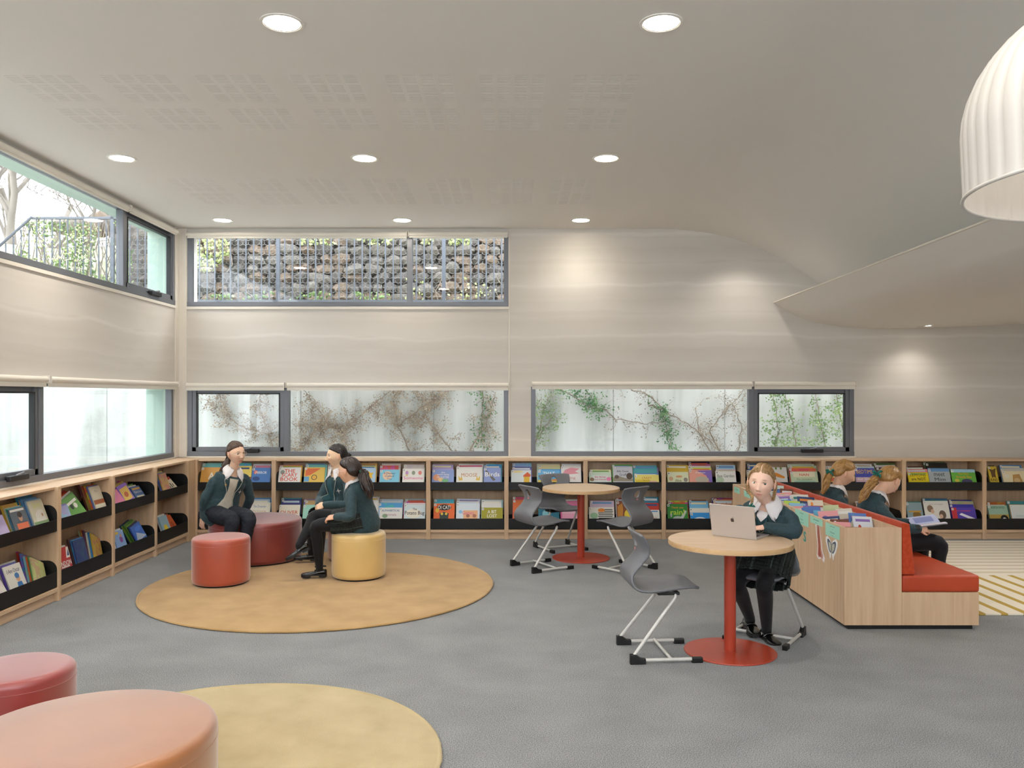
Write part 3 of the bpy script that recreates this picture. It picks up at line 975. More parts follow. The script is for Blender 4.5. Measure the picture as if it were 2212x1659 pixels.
pouf('wide tan orange pouf in the bottom left corner', -1.577, 3.12, 0.46, leather('tan_orange_leather', '935628', 'a0622f'), 40, RZ)

# ================================================================ cafe tables
RED = mat('red_powdercoat', 'b0402a', 0.35, spec=0.5)
TOPW = mat('oak_table_laminate', rough=0.4, build=wood_build('c4a788', 'd4ba9d', 'x'))
EDGEW = mat('oak_edge_band', rough=0.5, build=wood_build('c29b6e', 'cda97c', 'x'))
def cafe_table(label, x, y):
    t = thing('cafe_table', label, 'table', (x, y, 0), group='round cafe tables')
    MB().lathe([(0.02, 0.0), (0.295, 0.0), (0.298, 0.004), (0.296, 0.009), (0.05, 0.012), (0.02, 0.012)], 72).obj('base', RED, t, smooth=30)
    MB().lathe([(0.038, 0.011), (0.038, 0.70)], 32).obj('column', RED, t, smooth=40)
    MB().lathe([(0.02, 0.700), (0.15, 0.700), (0.15, 0.7035), (0.02, 0.7035)], 40).obj('mounting_plate', RED, t)
    MB().lathe([(0.02, 0.7035), (0.395, 0.7035), (0.4, 0.706), (0.4, 0.7325), (0.3985, 0.735)], 96, cap=False).obj('edge_band', EDGEW, t, smooth=40)
    MB().lathe([(0.01, 0.7035), (0.3985, 0.7035), (0.3985, 0.7352), (0.01, 0.7352)], 96).obj('tabletop', TOPW, t)
    return t
cafe_table('round oak cafe table on red pedestal holding the laptop', 1.452, 5.48)
cafe_table('empty round oak cafe table on red pedestal with three grey chairs', 0.745, 8.65)

# ================================================================ chairs
SHELL = mat('slate_grey_plastic', rough=0.42, spec=0.5, build=noise_col('66676c', '717277', nscale=3))
TUBE = mat('silver_grey_tube', 'c9c7c2', 0.4, 0.15)
def chair_mesh():
    prof = smooth_pts([(.228, .444), (.20, .454), (.12, .459), (.02, .448), (-.08, .437), (-.15, .441), (-.197, .466), (-.217, .512), (-.207, .562), (-.175, .612), (-.150, .662), (-.148, .712), (-.165, .765), (-.190, .812)], 4)
    def half(i, n):
        f = i / n
        ks = [(0, .125), (.07, .175), (.16, .20), (.30, .207), (.42, .20), (.50, .182), (.60, .165), (.70, .152), (.80, .158), (.90, .182), (1, .195)]
        for (a, b), (c, d) in zip(ks[:-1], ks[1:]):
            if a <= f <= c:
                s = (f - a) / (c - a); s = s * s * (3 - 2 * s); return b + (d - b) * s
        return ks[-1][1]
    n = len(prof) - 1
    nv = 24
    rows = []
    for i, (x, z) in enumerate(prof):
        h = half(i, n)
        f = i / n
        row = []
        for k in range(nv + 1):
            s = -1 + 2 * k / nv
            y = s * h
            # cup: seat edges rise a little, backrest edges come forward
            seatness = max(0, min(1, (0.5 - f) / 0.15)); backness = max(0, min(1, (f - 0.58) / 0.2))
            dx = backness * 0.045 * s * s * (1 - .35 * max(0, (f - .85) / .15)); dz = seatness * 0.012 * s * s - (0.008 * s * s * max(0, (0.1 - f) / .1))
            if f > .9: dz -= 0.012 * (abs(s) ** 4) * (f - .9) / .1
            row.append((x + dx, y, z + dz))
        rows.append(row)
    bm = bmesh.new()
    vs = [[bm.verts.new(p) for p in row] for row in rows]
    zc, ry, rz_ = 0.742, 0.037, 0.034
    for i in range(n):
        for k in range(nv):
            q = [vs[i][k], vs[i][k + 1], vs[i + 1][k + 1], vs[i + 1][k]]
            c = sum((v.co for v in q), Vector()) / 4
            if i > n * .7 and ((c.y / ry) ** 2 + ((c.z - zc) / rz_) ** 2) < 1: continue
            bm.faces.new(q)
    for v in bm.verts:
        if v.is_boundary and v.co.z > .69 and abs(v.co.y) < .08 and abs(v.co.z - zc) < .05:
            d = Vector((v.co.y / ry, (v.co.z - zc) / rz_))
            if d.length > 1e-5:
                d.normalize(); v.co.y = d.x * ry; v.co.z = zc + d.y * rz_
    bmesh.ops.recalc_face_normals(bm, faces=bm.faces)
    me = bpy.data.meshes.new('shell')
    bm.to_mesh(me); bm.free()
    o = bpy.data.objects.new('shell_source', me); COL.objects.link(o)
    md = o.modifiers.new('s', 'SOLIDIFY'); md.thickness = 0.018; md.offset = 0
    md = o.modifiers.new('u', 'SUBSURF'); md.levels = 1
    dg = bpy.context.evaluated_depsgraph_get()
    out = bpy.data.meshes.new_from_object(o.evaluated_get(dg))
    bpy.data.objects.remove(o)
    out.shade_smooth(); out.set_sharp_from_angle(angle=R(60))
    return out
def bend(pts, r=0.05, n=5):
    P = [Vector(p) for p in pts]
    out = [P[0]]
    for i in range(1, len(P) - 1):
        a = (P[i - 1] - P[i]); b = (P[i + 1] - P[i])
        l = min(r, a.length * .45, b.length * .45)
        A, B = P[i] + a.normalized() * l, P[i] + b.normalized() * l
        for k in range(n + 1):
            t = k / n
            out.append(A * (1 - t) ** 2 + P[i] * 2 * t * (1 - t) + B * t * t)
    return out + [P[-1]]
def make_chair(label):
    t = thing('school_chair', label, 'chair', group='grey school chairs')
    sh = link('seat_shell', chair_mesh(), SHELL, t)
    link('maker_badge', MB().lathe([(0.001, 0), (0.009, 0), (0.009, 0.003), (0.001, 0.002)], 16).mesh('maker_badge'), mat('pink_badge', 'd98a84', 0.4), sh)
    bd = sh.children[0]
    bd.location = (-0.1585, 0, 0.690); bd.rotation_euler = (0, R(-90), 0)
    for s in (-1, 1):
        y = s * 0.205
        MB().tube(bend([(-0.04, s * .12, .428), (0.08, s * .165, .428), (-.215, y, .05), (-.205, y, .022), (.20, y, .022)], .045), 0.0115, 10).obj('sled_leg', TUBE, t, smooth=60)
        cap_r = MB()
        cap_r.add([(-.24, y - .018, 0), (-.14, y - .018, 0), (-.14, y + .018, 0), (-.24, y + .018, 0), (-.24, y - .016, .062), (-.205, y - .016, .062), (-.205, y + .016, .062), (-.24, y + .016, .062), (-.17, y - .016, .036), (-.14, y - .016, .034), (-.14, y + .016, .034), (-.17, y + .016, .036)],
                  [(0, 3, 2, 1), (0, 1, 9, 8, 5, 4), (3, 7, 6, 11, 10, 2), (4, 5, 6, 7), (5, 8, 11, 6), (8, 9, 10, 11), (1, 2, 10, 9), (0, 4, 7, 3)])
        cap_r.obj('foot_cap', BLACK, t, bevel=0.004)
        MB().box(.155, .225, y - .017, y + .017, 0, .034).obj('foot_cap', BLACK, t, bevel=0.005)
    MB().tube([(0.02, -.205, .03), (0.02, .205, .03)], 0.0105, 10).obj('cross_bar', TUBE, t, smooth=60)
    MB().box(-.05, .09, -.17, .17, .418, .436).obj('seat_bracket', BLACK, t, bevel=.004)
    return t
ch = make_chair('grey school chair facing the laptop table, empty')
ch.location = (0.98, 5.45, 0); ch.rotation_euler = (0, 0, R(4.5))
dup(ch, (0.325, 8.185, 0), R(29.5), 'grey school chair at left front of the empty cafe table')
dup(ch, (1.12, 8.12, 0), R(133), 'grey school chair at right front of the empty cafe table')
dup(ch, (0.567, 9.18, 0), R(-65), 'grey school chair behind the empty cafe table, by the bookcases')
dup(ch, (1.775, 5.80, 0), R(-124.6), 'grey school chair carrying the girl at the laptop')

# ================================================================ laptop
ALU = mat('silver_aluminium', 'cbc6c4', 0.38, 0.55)
lt = thing('laptop', 'open silver laptop on the cafe table in front of girl', 'laptop', (1.5005, 5.5605, 0.7354))
lu = Vector((0.245, -0.193, 0)).normalized(); lv = Vector((0.62, 0.785, 0)).normalized()
ML = frame_m((0, 0, 0), lu, lv)
b_ = MB(); b_.obox(ML, -.156, .156, 0, .221, 0.001, .0125); b_.obj('keyboard_base', ALU, lt, bevel=.003)
k_ = MB()
for i in range(14):
    for j in range(5):
        k_.obox(ML, -.135 + i * .0195, -.135 + i * .0195 + .016, .03 + j * .0185, .03 + j * .0185 + .015, .0125, .0135)
tag(k_.obj('keys', BLACK, lt), kind='stuff')
tp = MB(); tp.obox(ML, -.06, .06, .135, .205, .0125, .0129); tp.obj('trackpad', mat('trackpad', 'bdb9b7', .3, .4), lt)
ta = R(12)
# tall side of the lid leans to the photographer
sv = Vector((-lv.x * math.sin(ta), -lv.y * math.sin(ta), math.cos(ta)))
MS = frame_m((0, 0, 0.012), lu, sv)
s_ = MB(); s_.obox(MS, -.156, .156, 0, .215, -.0, .0048); lid = s_.obj('lid', ALU, lt, bevel=.0035)
d_ = MB(); d_.obox(MS, -.150, .150, .008, .209, -.0012, 0.0); d_.obj('screen', mat('dark_screen', '15171b', .15), lid)
# emblem of a bitten fruit on the back of the lid
def fruit():
    pts = []
    body = [(0, .62), (.22, .70), (.48, .60), (.60, .42)] 
    out = [(0.0, .56), (.10, .62), (.26, .68), (.44, .62), (.56, .50), (.44, .38), (.40, .22), (.44, .06), (.60, -.06), (.54, -.24), (.42, -.44), (.28, -.58), (.14, -.56), (0, -.50),
           (-.14, -.56), (-.28, -.58), (-.42, -.44), (-.54, -.22), (-.60, .02), (-.58, .30), (-.46, .52), (-.26, .68), (-.10, .62)]
    return out
em = MB()
zf_ = .0049
sc_ = .021
# the back of the lid is seen mirrored: flip x so the bite is at the viewer's right
em.add([MS @ Vector((x * sc_ * 1, .112 + y * sc_, zf_)) for x, y in fruit()], [tuple(range(len(fruit())))])
em.add([MS @ Vector((x * sc_, .112 + y * sc_, zf_)) for x, y in [(.02, .76), (.04, .95), (.16, 1.10), (.28, 1.14), (.26, .96), (.16, .82)]], [tuple(range(6))])
em.obj('emblem', mat('dark_emblem', '4a3f3c', .25, .3), lid)

# ================================================================ bench with book trough
bu = thing('book_bench', 'oak bench unit with book trough on its back', 'bench', (2.9, 7.5, 0))
def bb(name, x0, x1, y0, y1, z0, z1, m=WOOD, p=bu, bevel=0.002, seg=1):
    return MB().box(x0 - 2.9, x1 - 2.9, y0 - 7.5, y1 - 7.5, z0, z1).obj(name, m, p, bevel=bevel, seg=seg)
BX0, BX1, BX2, BY0, BY1, BT = 2.413, 2.827, 3.383, 6.0, 9.0, 0.733
bb('side_panel', BX0, BX0 + .022, BY0 + .0225, BY1, .03, BT)
bb('trough_back_panel', BX1 - .022, BX1, BY0 + .0225, BY1, .03, BT - 0.002)
bb('trough_end_panel', BX0, BX1 + .0, BY0, BY0 + .022, .03, BT)
bb('far_end_panel', BX0 + .0225, BX1 - .0225, BY1 - .022, BY1, .03, BT)
bb('seat_end_panel', BX1 + .001, BX2, BY0, BY0 + .022, .03, .2665)
bb('seat_front_panel', BX2 - .022, BX2, BY0 + .0225, BY1, .03, .2665)
bb('seat_board', BX1 + .0005, BX2 - .0225, BY0 + .0225, BY1, .245, .2665)
bb('trough_floor', BX0 + .0225, BX1 - .0225, BY0 + .0225, BY1 - .0225, .46, .478)
for yy in (7.0, 8.0):
    bb('trough_divider', BX0 + .0225, BX1 - .0225, yy - .009, yy + .009, .478, BT - .04)
bb('plinth', BX0 + .03, BX2 - .04, BY0 + .012, BY1 - .03, 0, .03, BLACK)
ORF = mat('orange_red_fabric', rough=0.85, spec=0.2, sheen=0.15, build=noise_col('b03c1e', 'be4927', nscale=40, bump=0.2, bscale=300, dist=.003))
for k in range(2):
    y0 = BY0 + k * 1.5
    c = thing('seat_cushion', ['long orange red seat cushion at the near end of bench', 'long orange red seat cushion at the far end of bench'][k], 'cushion', (3.1, y0 + .75, .267), group='bench cushions')
    o = MB().box(BX1 + .004 - 3.1, BX2 + .008 - 3.1, -.748, .748, .0005, .123).obj('cover', ORF if False else mat('orange_red_vinyl', rough=0.42, spec=0.5, build=noise_col('b4401f', 'c04a28', nscale=3)), c, bevel=.022, seg=4)
    o.data.shade_smooth(); o.data.set_sharp_from_angle(angle=R(45))
    MB().tube([(BX2 + .0 - 3.1, -.735, .02), (BX2 + .0 - 3.1, .735, .02)], .003, 6).obj('piping', mat('orange_red_vinyl'), c)
    c = thing('back_cushion', ['orange red back cushion at the near end of bench', 'orange red back cushion at the far end of bench'][k], 'cushion', (2.9, y0 + .75, .39), group='bench cushions')
    prof = [(BX1 + .004, .0025), (BX1 + .102, .0025), (BX1 + .060, .372), (BX1 + .004, .376)]
    Mx = Matrix(((1, 0, 0, -2.9), (0, 0, 1, -.748), (0, 1, 0, 0), (0, 0, 0, 1)))
    o = MB().prism(prof, 1.496, Mx).obj('cover', ORF, c, bevel=.014, seg=4)
    o.data.shade_smooth(); o.data.set_sharp_from_angle(angle=R(45))
    MB().tube([(BX1 + .0575 - 2.9, -.73, .36), (BX1 + .0575 - 2.9, .73, .36)], .0025, 6).obj('piping', ORF, c)

# paper labels and cut-out stickers on the trough side
MINT = mat('mint_paper', 'a4d9c4', 0.7)
def side_m(y, z):        # local x runs to the photographer (-Y), local y up, normal to -X
    return frame_m((BX0, y, z), (0, -1, 0), (0, 0, 1))
def paper(label, ya, yb, z0, z1, lines):
    t = thing('paper_label', label, 'paper label', (BX0 - .0006, (ya + yb) / 2, (z0 + z1) / 2), group='mint paper labels on the trough')
    M = frame_m((0, 0, 0), (0, -1, 0), (0, 0, 1))
    w, h = abs(yb - ya), z1 - z0
    m_ = MB(); m_.obox(M, -w / 2, w / 2, -h / 2, h / 2, 0, .0006); m_.obj('sheet', MINT, t)
    mb = MB()
    for s, yy, hh, ww in lines:
        put_text(mb, s, 0, yy * h, ww * w, hh * h, .0009, M, '2f5f52')
    if mb.v: mb.obj('lettering', PRINT, t)
paper('large mint label at the near end of trough', 6.354, 6.083, .627, .722, [('Junior fiction', .33, .13, .6), ('and', .1, .07, .1), ('My family', -.15, .16, .35), ('series', -.38, .07, .16)])
paper('narrow mint label in the middle of near trough', 6.678, 6.416, .673, .7265, [('Information', .15, .26, .6), ('books', -.28, .14, .2)])
paper('mint label half hidden by the laptop girl', 7.03, 6.716, .622, .7346, [('Animals', .33, .12, .35), ('and', .12, .07, .1), ('Plants', -.12, .12, .35), ('of the world', -.34, .08, .5)])
paper('small mint label at the far end of trough', 8.93, 8.72, .655, .715, [('Maths', .1, .3, .4)])
paper('second small mint label from the far end of trough', 8.56, 8.34, .655, .715, [('Space', .1, .3, .4)])

def sticker(name, label, y, z, shapes, cat='sticker'):
    t = thing(name, label, cat, (BX0 - .0006, y, z), group='cut-out stickers on the trough')
    M = frame_m((0, 0, 0), (0, -1, 0), (0, 0, 1))
    for k, (nm, polys) in enumerate(shapes):
        mb = MB()
        for col, poly in polys:
            mb.cur = col; mb.flat(poly, M, .0002 * (k + 1))
        mb.obj(nm, PRINT, t)
    return t
def mir(p): return [(-x, y) for x, y in p[::-1]]
WS = 1.22
wing = [(0, .03), (.02, .055), (.06, .075), (.085, .06), (.085, .03), (.06, -.02), (.035, -.05), (.025, -.085), (.012, -.07), (0, -.03)]
wing2 = [(.006, .03), (.02, .045), (.055, .060), (.070, .05), (.068, .03), (.05, -.012), (.03, -.035), (.010, -.04), (.006, -.02)]
wing3 = [(.008, .02), (.02, .034), (.045, .04), (.05, .028), (.04, -.005), (.02, -.025), (.008, -.025)]
wing, wing2, wing3 = [[(x_ * WS, y_) for x_, y_ in w_] for w_ in (wing, wing2, wing3)]
sticker('butterfly_sticker', 'grey swallowtail butterfly cut-out sticker below large mint label', 6.235, .545,
        [('white_border', [('f0efee', [(x * 1.1, y * 1.06) for x, y in wing]), ('f0efee', mir([(x * 1.1, y * 1.06) for x, y in wing]))]),
         ('wing_edge', [('5b6478', wing2), ('5b6478', mir(wing2))]), ('wing_fill', [('c3c1b0', wing3), ('c3c1b0', mir(wing3))]),
         ('body', [('6b6a58', ellipse(0, -.005, .006, .05))])])
claw = [(x_ * 1.7, y_) for x_, y_ in [(-.03, .16), (-.045, .12), (-.035, .05), (-.02, -.03), (-.03, -.11), (-.01, -.13), (.02, -.115), (.05, -.135), (.06, -.10), (.035, -.06), (.02, .02), (.005, .10), (.0, .14), (-.012, .165)]]
sticker('claw_sticker', 'pinkish bird leg cut-out sticker beside the butterfly', 6.48, .545,
        [('white_border', [('efe6e8', [(x * 1.12, y * 1.04) for x, y in claw])]), ('leg_fill', [('c08a78', [(x * .75 - .002, y * .93) for x, y in claw])]), ('leg_shade', [('a9543f', [(x * .35 - .003, y * .8 - .01) for x, y in claw])])])
st = thing('letter_sticker', 'large teal letter sticker on the trough beside girl', 'sticker', (BX0 - .0006, 6.80, .535))
mb = MB(); M0 = frame_m((0, 0, 0), (0, -1, 0), (0, 0, 1))
put_text(mb, 'S', 0, 0, .065, .085, .0005, M0, '3f9c92', .03)
mb.obj('letter', PRINT, st)

# ================================================================ pendant lamp
def shade_build(nt, b):
    b.inputs['Transmission Weight'].default_value = 0.0
    b.inputs['Subsurface Weight'].default_value = 0.0
SHADE = mat('white_ribbed_shade', 'd9d4ce', 0.65, build=shade_build)
pl = thing('pendant_lamp', 'large white ribbed dome pendant lamp', 'lamp', (1.966, 2.483, 2.315))
PRr = 0.55
nrib = 50
def shade_prof():
    out = [(PRr * 0.985, 0.0)]
    for k in range(1, 6): out.append((PRr * (0.985 + .015 * k / 5), .01 + .038 * k))
    for a in range(8, 89, 8): out.append((PRr * math.cos(R(a)) ** 0.85, 0.20 + .41 * math.sin(R(a))))
    return out
rings = []
for r_, z in shade_prof():
    ring = []
    for k in range(nrib * 6):
        a = 2 * math.pi * k / (nrib * 6)
        g = (k % 6)
        rr_ = r_ - (0.006 * min(1, r_ / .2) if g == 0 else (0.002 if g in (1, 5) else 0))
        ring.append((rr_ * math.cos(a), rr_ * math.sin(a), z))
    rings.append(ring)
mo = MB().loft(rings, cap=False)
so = mo.obj('shade', SHADE, pl, smooth=70)
MB().loft([[((PRr * .985 + .006 * math.cos(b)) * math.cos(2 * math.pi * k / 128), (PRr * .985 + .006 * math.cos(b)) * math.sin(2 * math.pi * k / 128), .006 * math.sin(b)) for b in [2 * math.pi * j / 8 for j in range(8)]] for k in range(128)], cap=False, closed=True).obj('rim', SHADE, so, smooth=60)
MB().lathe([(.03, .60), (.06, .61), (.06, .65), (.02, .67)], 32).obj('cap', RING, pl, smooth=40)
MB().tube([(0, 0, .66), (0, 0, 1.404)], .004, 6).obj('cord', RING, pl)
MB().lathe([(.01, .33), (.05, .34), (.06, .39), (.03, .46), (.02, .6)], 24).obj('bulb', mat('opal_bulb', 'f4f0ea', .4), pl, smooth=50)

pb = bpy.data.lights.new('pendant_bulb_light', 'POINT'); pb.energy = 2.0; pb.color = WARM; pb.shadow_soft_size = 0.06
po = bpy.data.objects.new('pendant_bulb_light', pb); COL.objects.link(po); po.parent = pl; po.location = (0, 0, .26)
# ================================================================ books
def cover_build(nt, b):
    oi = N(nt, 'ObjectInfo')
    t = N(nt, 'TexCoord')
    ad = N(nt, 'VectorMath', operation='ADD')
    ml = N(nt, 'Math', operation='MULTIPLY'); ml.inputs[1].default_value = 40.0
    nt.links.new(oi.outputs['Random'], ml.inputs[0])
    nt.links.new(t.outputs['Object'], ad.inputs[0]); nt.links.new(ml.outputs[0], ad.inputs[1])
    n = N(nt, 'TexNoise'); n.inputs['Scale'].default_value = 14; n.inputs['Detail'].default_value = 3
    nt.links.new(ad.outputs[0], n.inputs['Vector'])
    f = ramp(nt, n.outputs[0], [(0.52, 0.0), (0.58, 0.55)])
    hs = N(nt, 'HueSaturation')
    m2 = N(nt, 'Math', operation='MULTIPLY_ADD'); m2.inputs[1].default_value = 0.5; m2.inputs[2].default_value = 0.25
    nt.links.new(oi.outputs['Random'], m2.inputs[0]); nt.links.new(m2.outputs[0], hs.inputs['Hue'])
    hs.inputs['Saturation'].default_value = 1.0; hs.inputs['Value'].default_value = 0.92
    nt.links.new(oi.outputs['Color'], hs.inputs['Color'])
    mx = N(nt, 'MixRGB'); nt.links.new(f, mx.inputs[0]); nt.links.new(oi.outputs['Color'], mx.inputs[1]); nt.links.new(hs.outputs[0], mx.inputs[2])
    nt.links.new(mx.outputs[0], b.inputs['Base Color'])
COVER = mat('printed_book_cover', rough=0.38, build=cover_build)
def plain_build(nt, b):
    oi = N(nt, 'ObjectInfo'); nt.links.new(oi.outputs['Color'], b.inputs['Base Color'])
COVERP = mat('plain_book_cover', rough=0.38, build=plain_build)
PAGES = mat('book_pages', 'e9e2d2', 0.9)
BK = {'n': 0}
br = random.Random(11)
CNAME = {}
def cname(h):
    r, g, b = [int(h[i:i + 2], 16) / 255 for i in (0, 2, 4)]
    mx, mn = max(r, g, b), min(r, g, b)
    l = (mx + mn) / 2; s = 0 if mx == mn else (mx - mn) / (1 - abs(2 * l - 1) + 1e-6)
    if s < 0.14 or mx - mn < 0.07:
        return 'white' if l > .82 else 'pale grey' if l > .62 else 'grey' if l > .3 else 'black'
    d = mx - mn
    hh = ((g - b) / d) % 6 if mx == r else ((b - r) / d + 2 if mx == g else (r - g) / d + 4)
    hh *= 60
    if l > .80 and 20 < hh < 70: return 'cream'
    n = 'red' if hh < 14 or hh > 346 else 'orange' if hh < 38 else 'yellow' if hh < 65 else 'green' if hh < 160 else 'teal' if hh < 195 else 'blue' if hh < 245 else 'purple' if hh < 300 else 'pink'
    if n == 'orange' and l < .42: n = 'brown'
    if n == 'red' and l > .68: n = 'pink'
    return ('pale ' if l > .74 else 'dark ' if l < .27 else '') + n

def book(M, w, h, t, col, label, group, art=None, titles=None, tagl=None, plain=False):
    """M: frame at the bottom centre of the front cover, x across, y up, z out of the cover"""
    c = MB()
    k = 0.002
    c.box(-w / 2, w / 2, 0, h, -k, 0); c.box(-w / 2, w / 2, 0, h, -t, -t + k); c.box(-w / 2, -w / 2 + k, 0, h, -t + k, -k)
    o = c.obj('book', COVERP if (plain or art) else COVER)
    o.color = (*lin(col), 1)
    MB().box(-w / 2 + k, w / 2 - .004, .003, h - .004, -t + k, -k).obj('pages', PAGES, o)
    mb = MB()
    I = Matrix.Identity(4)
    z = .0004
    for a in (art or []):
        mb.cur = a[1]
        if a[0] == 'e': mb.flat(ellipse(a[2] * w, a[3] * h, a[4] * w, a[5] * h, 18), I, z)
        elif a[0] == 'b': mb.flat([(a[2] * w, a[3] * h), (a[4] * w, a[3] * h), (a[4] * w, a[5] * h), (a[2] * w, a[5] * h)], I, z)
        elif a[0] == 'p': mb.flat([(x * w, y * h) for x, y in a[2]], I, z)
        z += .00025
    for s, v, hh, ww, tc in (titles or []):
        if s: put_text(mb, s, 0, v * h, ww * w, hh * h, z, I, tc, 0.0 if ('M' in s or 'W' in s or 'm' in s) else .012)
    if mb.v: mb.obj('cover_print', PRINT, o)
    if tagl:
        lb = MB(); lb.cur = 'f4f2ee'
        lb.flat([(-w / 2 + .004, h - .032), (-w / 2 + .030, h - .032), (-w / 2 + .030, h - .006), (-w / 2 + .004, h - .006)], I, z + .0002)
        put_text(lb, tagl, -w / 2 + .017, h - .019, .013, .016, z + .0005, I, '151515', .03)
        lb.obj('shelf_letter', PRINT, o)
    o.matrix_world = M
    tag(o, label, 'book', group)
    BK['n'] += 1
    return o

PALE = ['e8e4da', 'dfe7ea', 'f0ead8', 'e6dbe0', 'd8e3d2', 'c9d9e6', 'efe6c2', 'e3e3e1']
MIX = ['5b8fc4', 'd95f43', 'e8b94a', '7fae5a', '8a6fb0', '4fa7a6', 'd98aa0', '3c4f7c', 'b5452f', 'c7b08a', '6e9ed0', 'e38b3c'] + PALE
POS3 = ['left', 'middle', 'right', 'far right']
DEPTH = ['at the front', 'second', 'third', 'fourth', 'fifth']

def std_art(col, r):
    a = []
    c2 = r.choice(MIX); c3 = r.choice(MIX)
    a.append(('e', c2, r.uniform(-.2, .2), r.uniform(.45, .75), r.uniform(.12, .3), r.uniform(.08, .2)))
    if r.random() < .7: a.append(('b', c3, -.5, r.uniform(.36, .42), .5, r.uniform(.45, .55)))
    if r.random() < .6: a.append(('e', r.choice(MIX), r.uniform(-.35, .35), r.uniform(.5, .9), .08, .06))
    if r.random() < .5: a.append(('b', r.choice(MIX), -.38, .86, .38, .93))
    return a

def back_stack(bay, row, si, x0p, x1p, top, cols, titles=None, art=None, tagl=None, n_extra=0, tilt=20, dh=None):
    """front cover spans pixels x0p..x1p and tops out at pixel row top; cols front to back"""
    zf = TRAYS[row][0] + .004
    r = random.Random(bay * 100 + row * 10 + si)
    yb = YFB + 0.016
    a = R(tilt)
    cols = list(cols) + [r.choice(MIX) for _ in range(n_extra)]
    off = 0.0
    rowname = ('upper', 'lower')[row]
    for i, c in enumerate(cols):
        t = r.uniform(.008, .016)
        yb_i = yb + off / math.cos(a) + .001
        w = (x1p - x0p) / 182.0
        xc = ((x0p + x1p) / 2 - 1100) / 182.0
        tp = top
        if i:
            tp = top - (dh[i - 1] if dh and i - 1 < len(dh) else r.uniform(3, 8) + (2 if i > 1 else 0) + 3 * (i - 1))
            xc += r.uniform(-.012, .016); w *= r.uniform(.92, 1.05)
        hgt = .26
        for _ in range(4):
            yt = yb_i + hgt * math.sin(a)
            hgt = (EYE - (tp - 856) * yt / 1800 - zf) / math.cos(a)
        hgt = min(hgt, (.908 - zf) / math.cos(a) - .004)
        hgt = max(hgt, .13)
        lim = DIV[bay] + .034, DIV[bay + 1] - .034
        w = min(w, 0.32)
        xc = min(max(xc, lim[0] + w / 2), lim[1] - w / 2)
        roll = R(r.uniform(-.8, .8)) if i else 0
        up = Vector((math.sin(roll), math.sin(a), math.cos(a)))
        M = frame_m((xc, yb_i, zf + .003), (math.cos(roll), 0, -math.sin(roll)), up)
        where = 'upper tray' if row == 0 else 'lower tray'
        lab = '%s book, %s in %s stack, %s of %s back bay' % (cname(c), DEPTH[i], POS3[si], where, ORD[bay])
        ti = (titles or None) if i == 0 else None
        ar = art if (i == 0 and art is not None) else (std_art(c, r) if (i == 0 and not titles) else ([('b', r.choice(MIX), -.4, .88, .4, .95)] if r.random() < .5 else None))
        book(M, w, hgt, t, c, lab, 'picture books on the back wall bookcases', ar, ti, tagl, plain=(i == 0 and bool(titles)))
        off += t + .003

bs = back_stack
# bay 1
bs(0, 0, 0, 433, 480, 1010, ['dca14a', '7fc6c2'], [('A', .62, .3, .3, 'efe7d6')], None, 'A', dh=[9])
bs(0, 0, 1, 498, 544, 1007, ['f0d66a', '5fa8d8'], None, None, 'B', dh=[6])
bs(0, 0, 2, 545, 585, 1011, ['4a7fc4', 'e58fa8', 'dfe4ea'], [('MIRROR', .78, .12, .6, 'ffffff')], [('e', 'e07a6a', -.3, .8, .1, .09), ('e', '2f4f8a', -.25, .5, .2, .1)], 'B', dh=[5, 8])
bs(0, 1, 0, 436, 480, 1090, ['8a6fb0', 'e8e4da'], None, None, 'C')
bs(0, 1, 2, 537, 584, 1086, ['ece6d4', 'c9d9e6', '5b9bd0'], [('The Dreamer', .85, .09, .6, '6a7fb0'), ('The Dreaming', .66, .08, .6, 'c78f5a'), ('a story from afar', .52, .07, .8, 'a59a8c')], None, 'C', dh=[7, 10])
# bay 2
bs(1, 0, 0, 603, 650, 1010, ['efece6', 'e8b94a', 'd94f7a'], [('THE', .84, .16, .5, 'e2503c'), ('SCARY', .66, .17, .72, 'e2503c'), ('BOOK', .47, .17, .8, 'e2503c')], [('e', '9aa39a', -.33, .78, .1, .1)], 'C', dh=[4, 5])
bs(1, 0, 1, 658, 702, 1010, ['efc65a', '7fcac0', '5b8fc4'], None, [('p', 'e8743c', [(-.45, .95), (.3, .95), (-.2, .65), (-.45, .6)]), ('b', '6fb0d8', -.5, .36, -.25, .58), ('e', '3a3a3a', .0, .55, .14, .12), ('e', 'f0b54a', .0, .55, .11, .095)], 'C', dh=[6, 8])
bs(1, 0, 2, 708, 752, 1009, ['efe4cf', 'e5b0a0'], None, None, 'D')
bs(1, 1, 0, 603, 648, 1091, ['ece2cf', '2f2f7c', '2f7f86'], [('OLIVER', .68, .15, .85, 'd2603c')], [('b', 'ece2cf', -.5, .3, .5, .31)], 'C', dh=[12, 15])
bs(1, 1, 1, 655, 700, 1091, ['a9e0cc', 'c9a36a', '8a7fb8'], None, [('e', 'c6ece0', .1, .6, .25, .2)], 'C', dh=[10, 12])
bs(1, 1, 2, 706, 752, 1092, ['dfe7ea', '6e9ed0'], None, None, 'D')
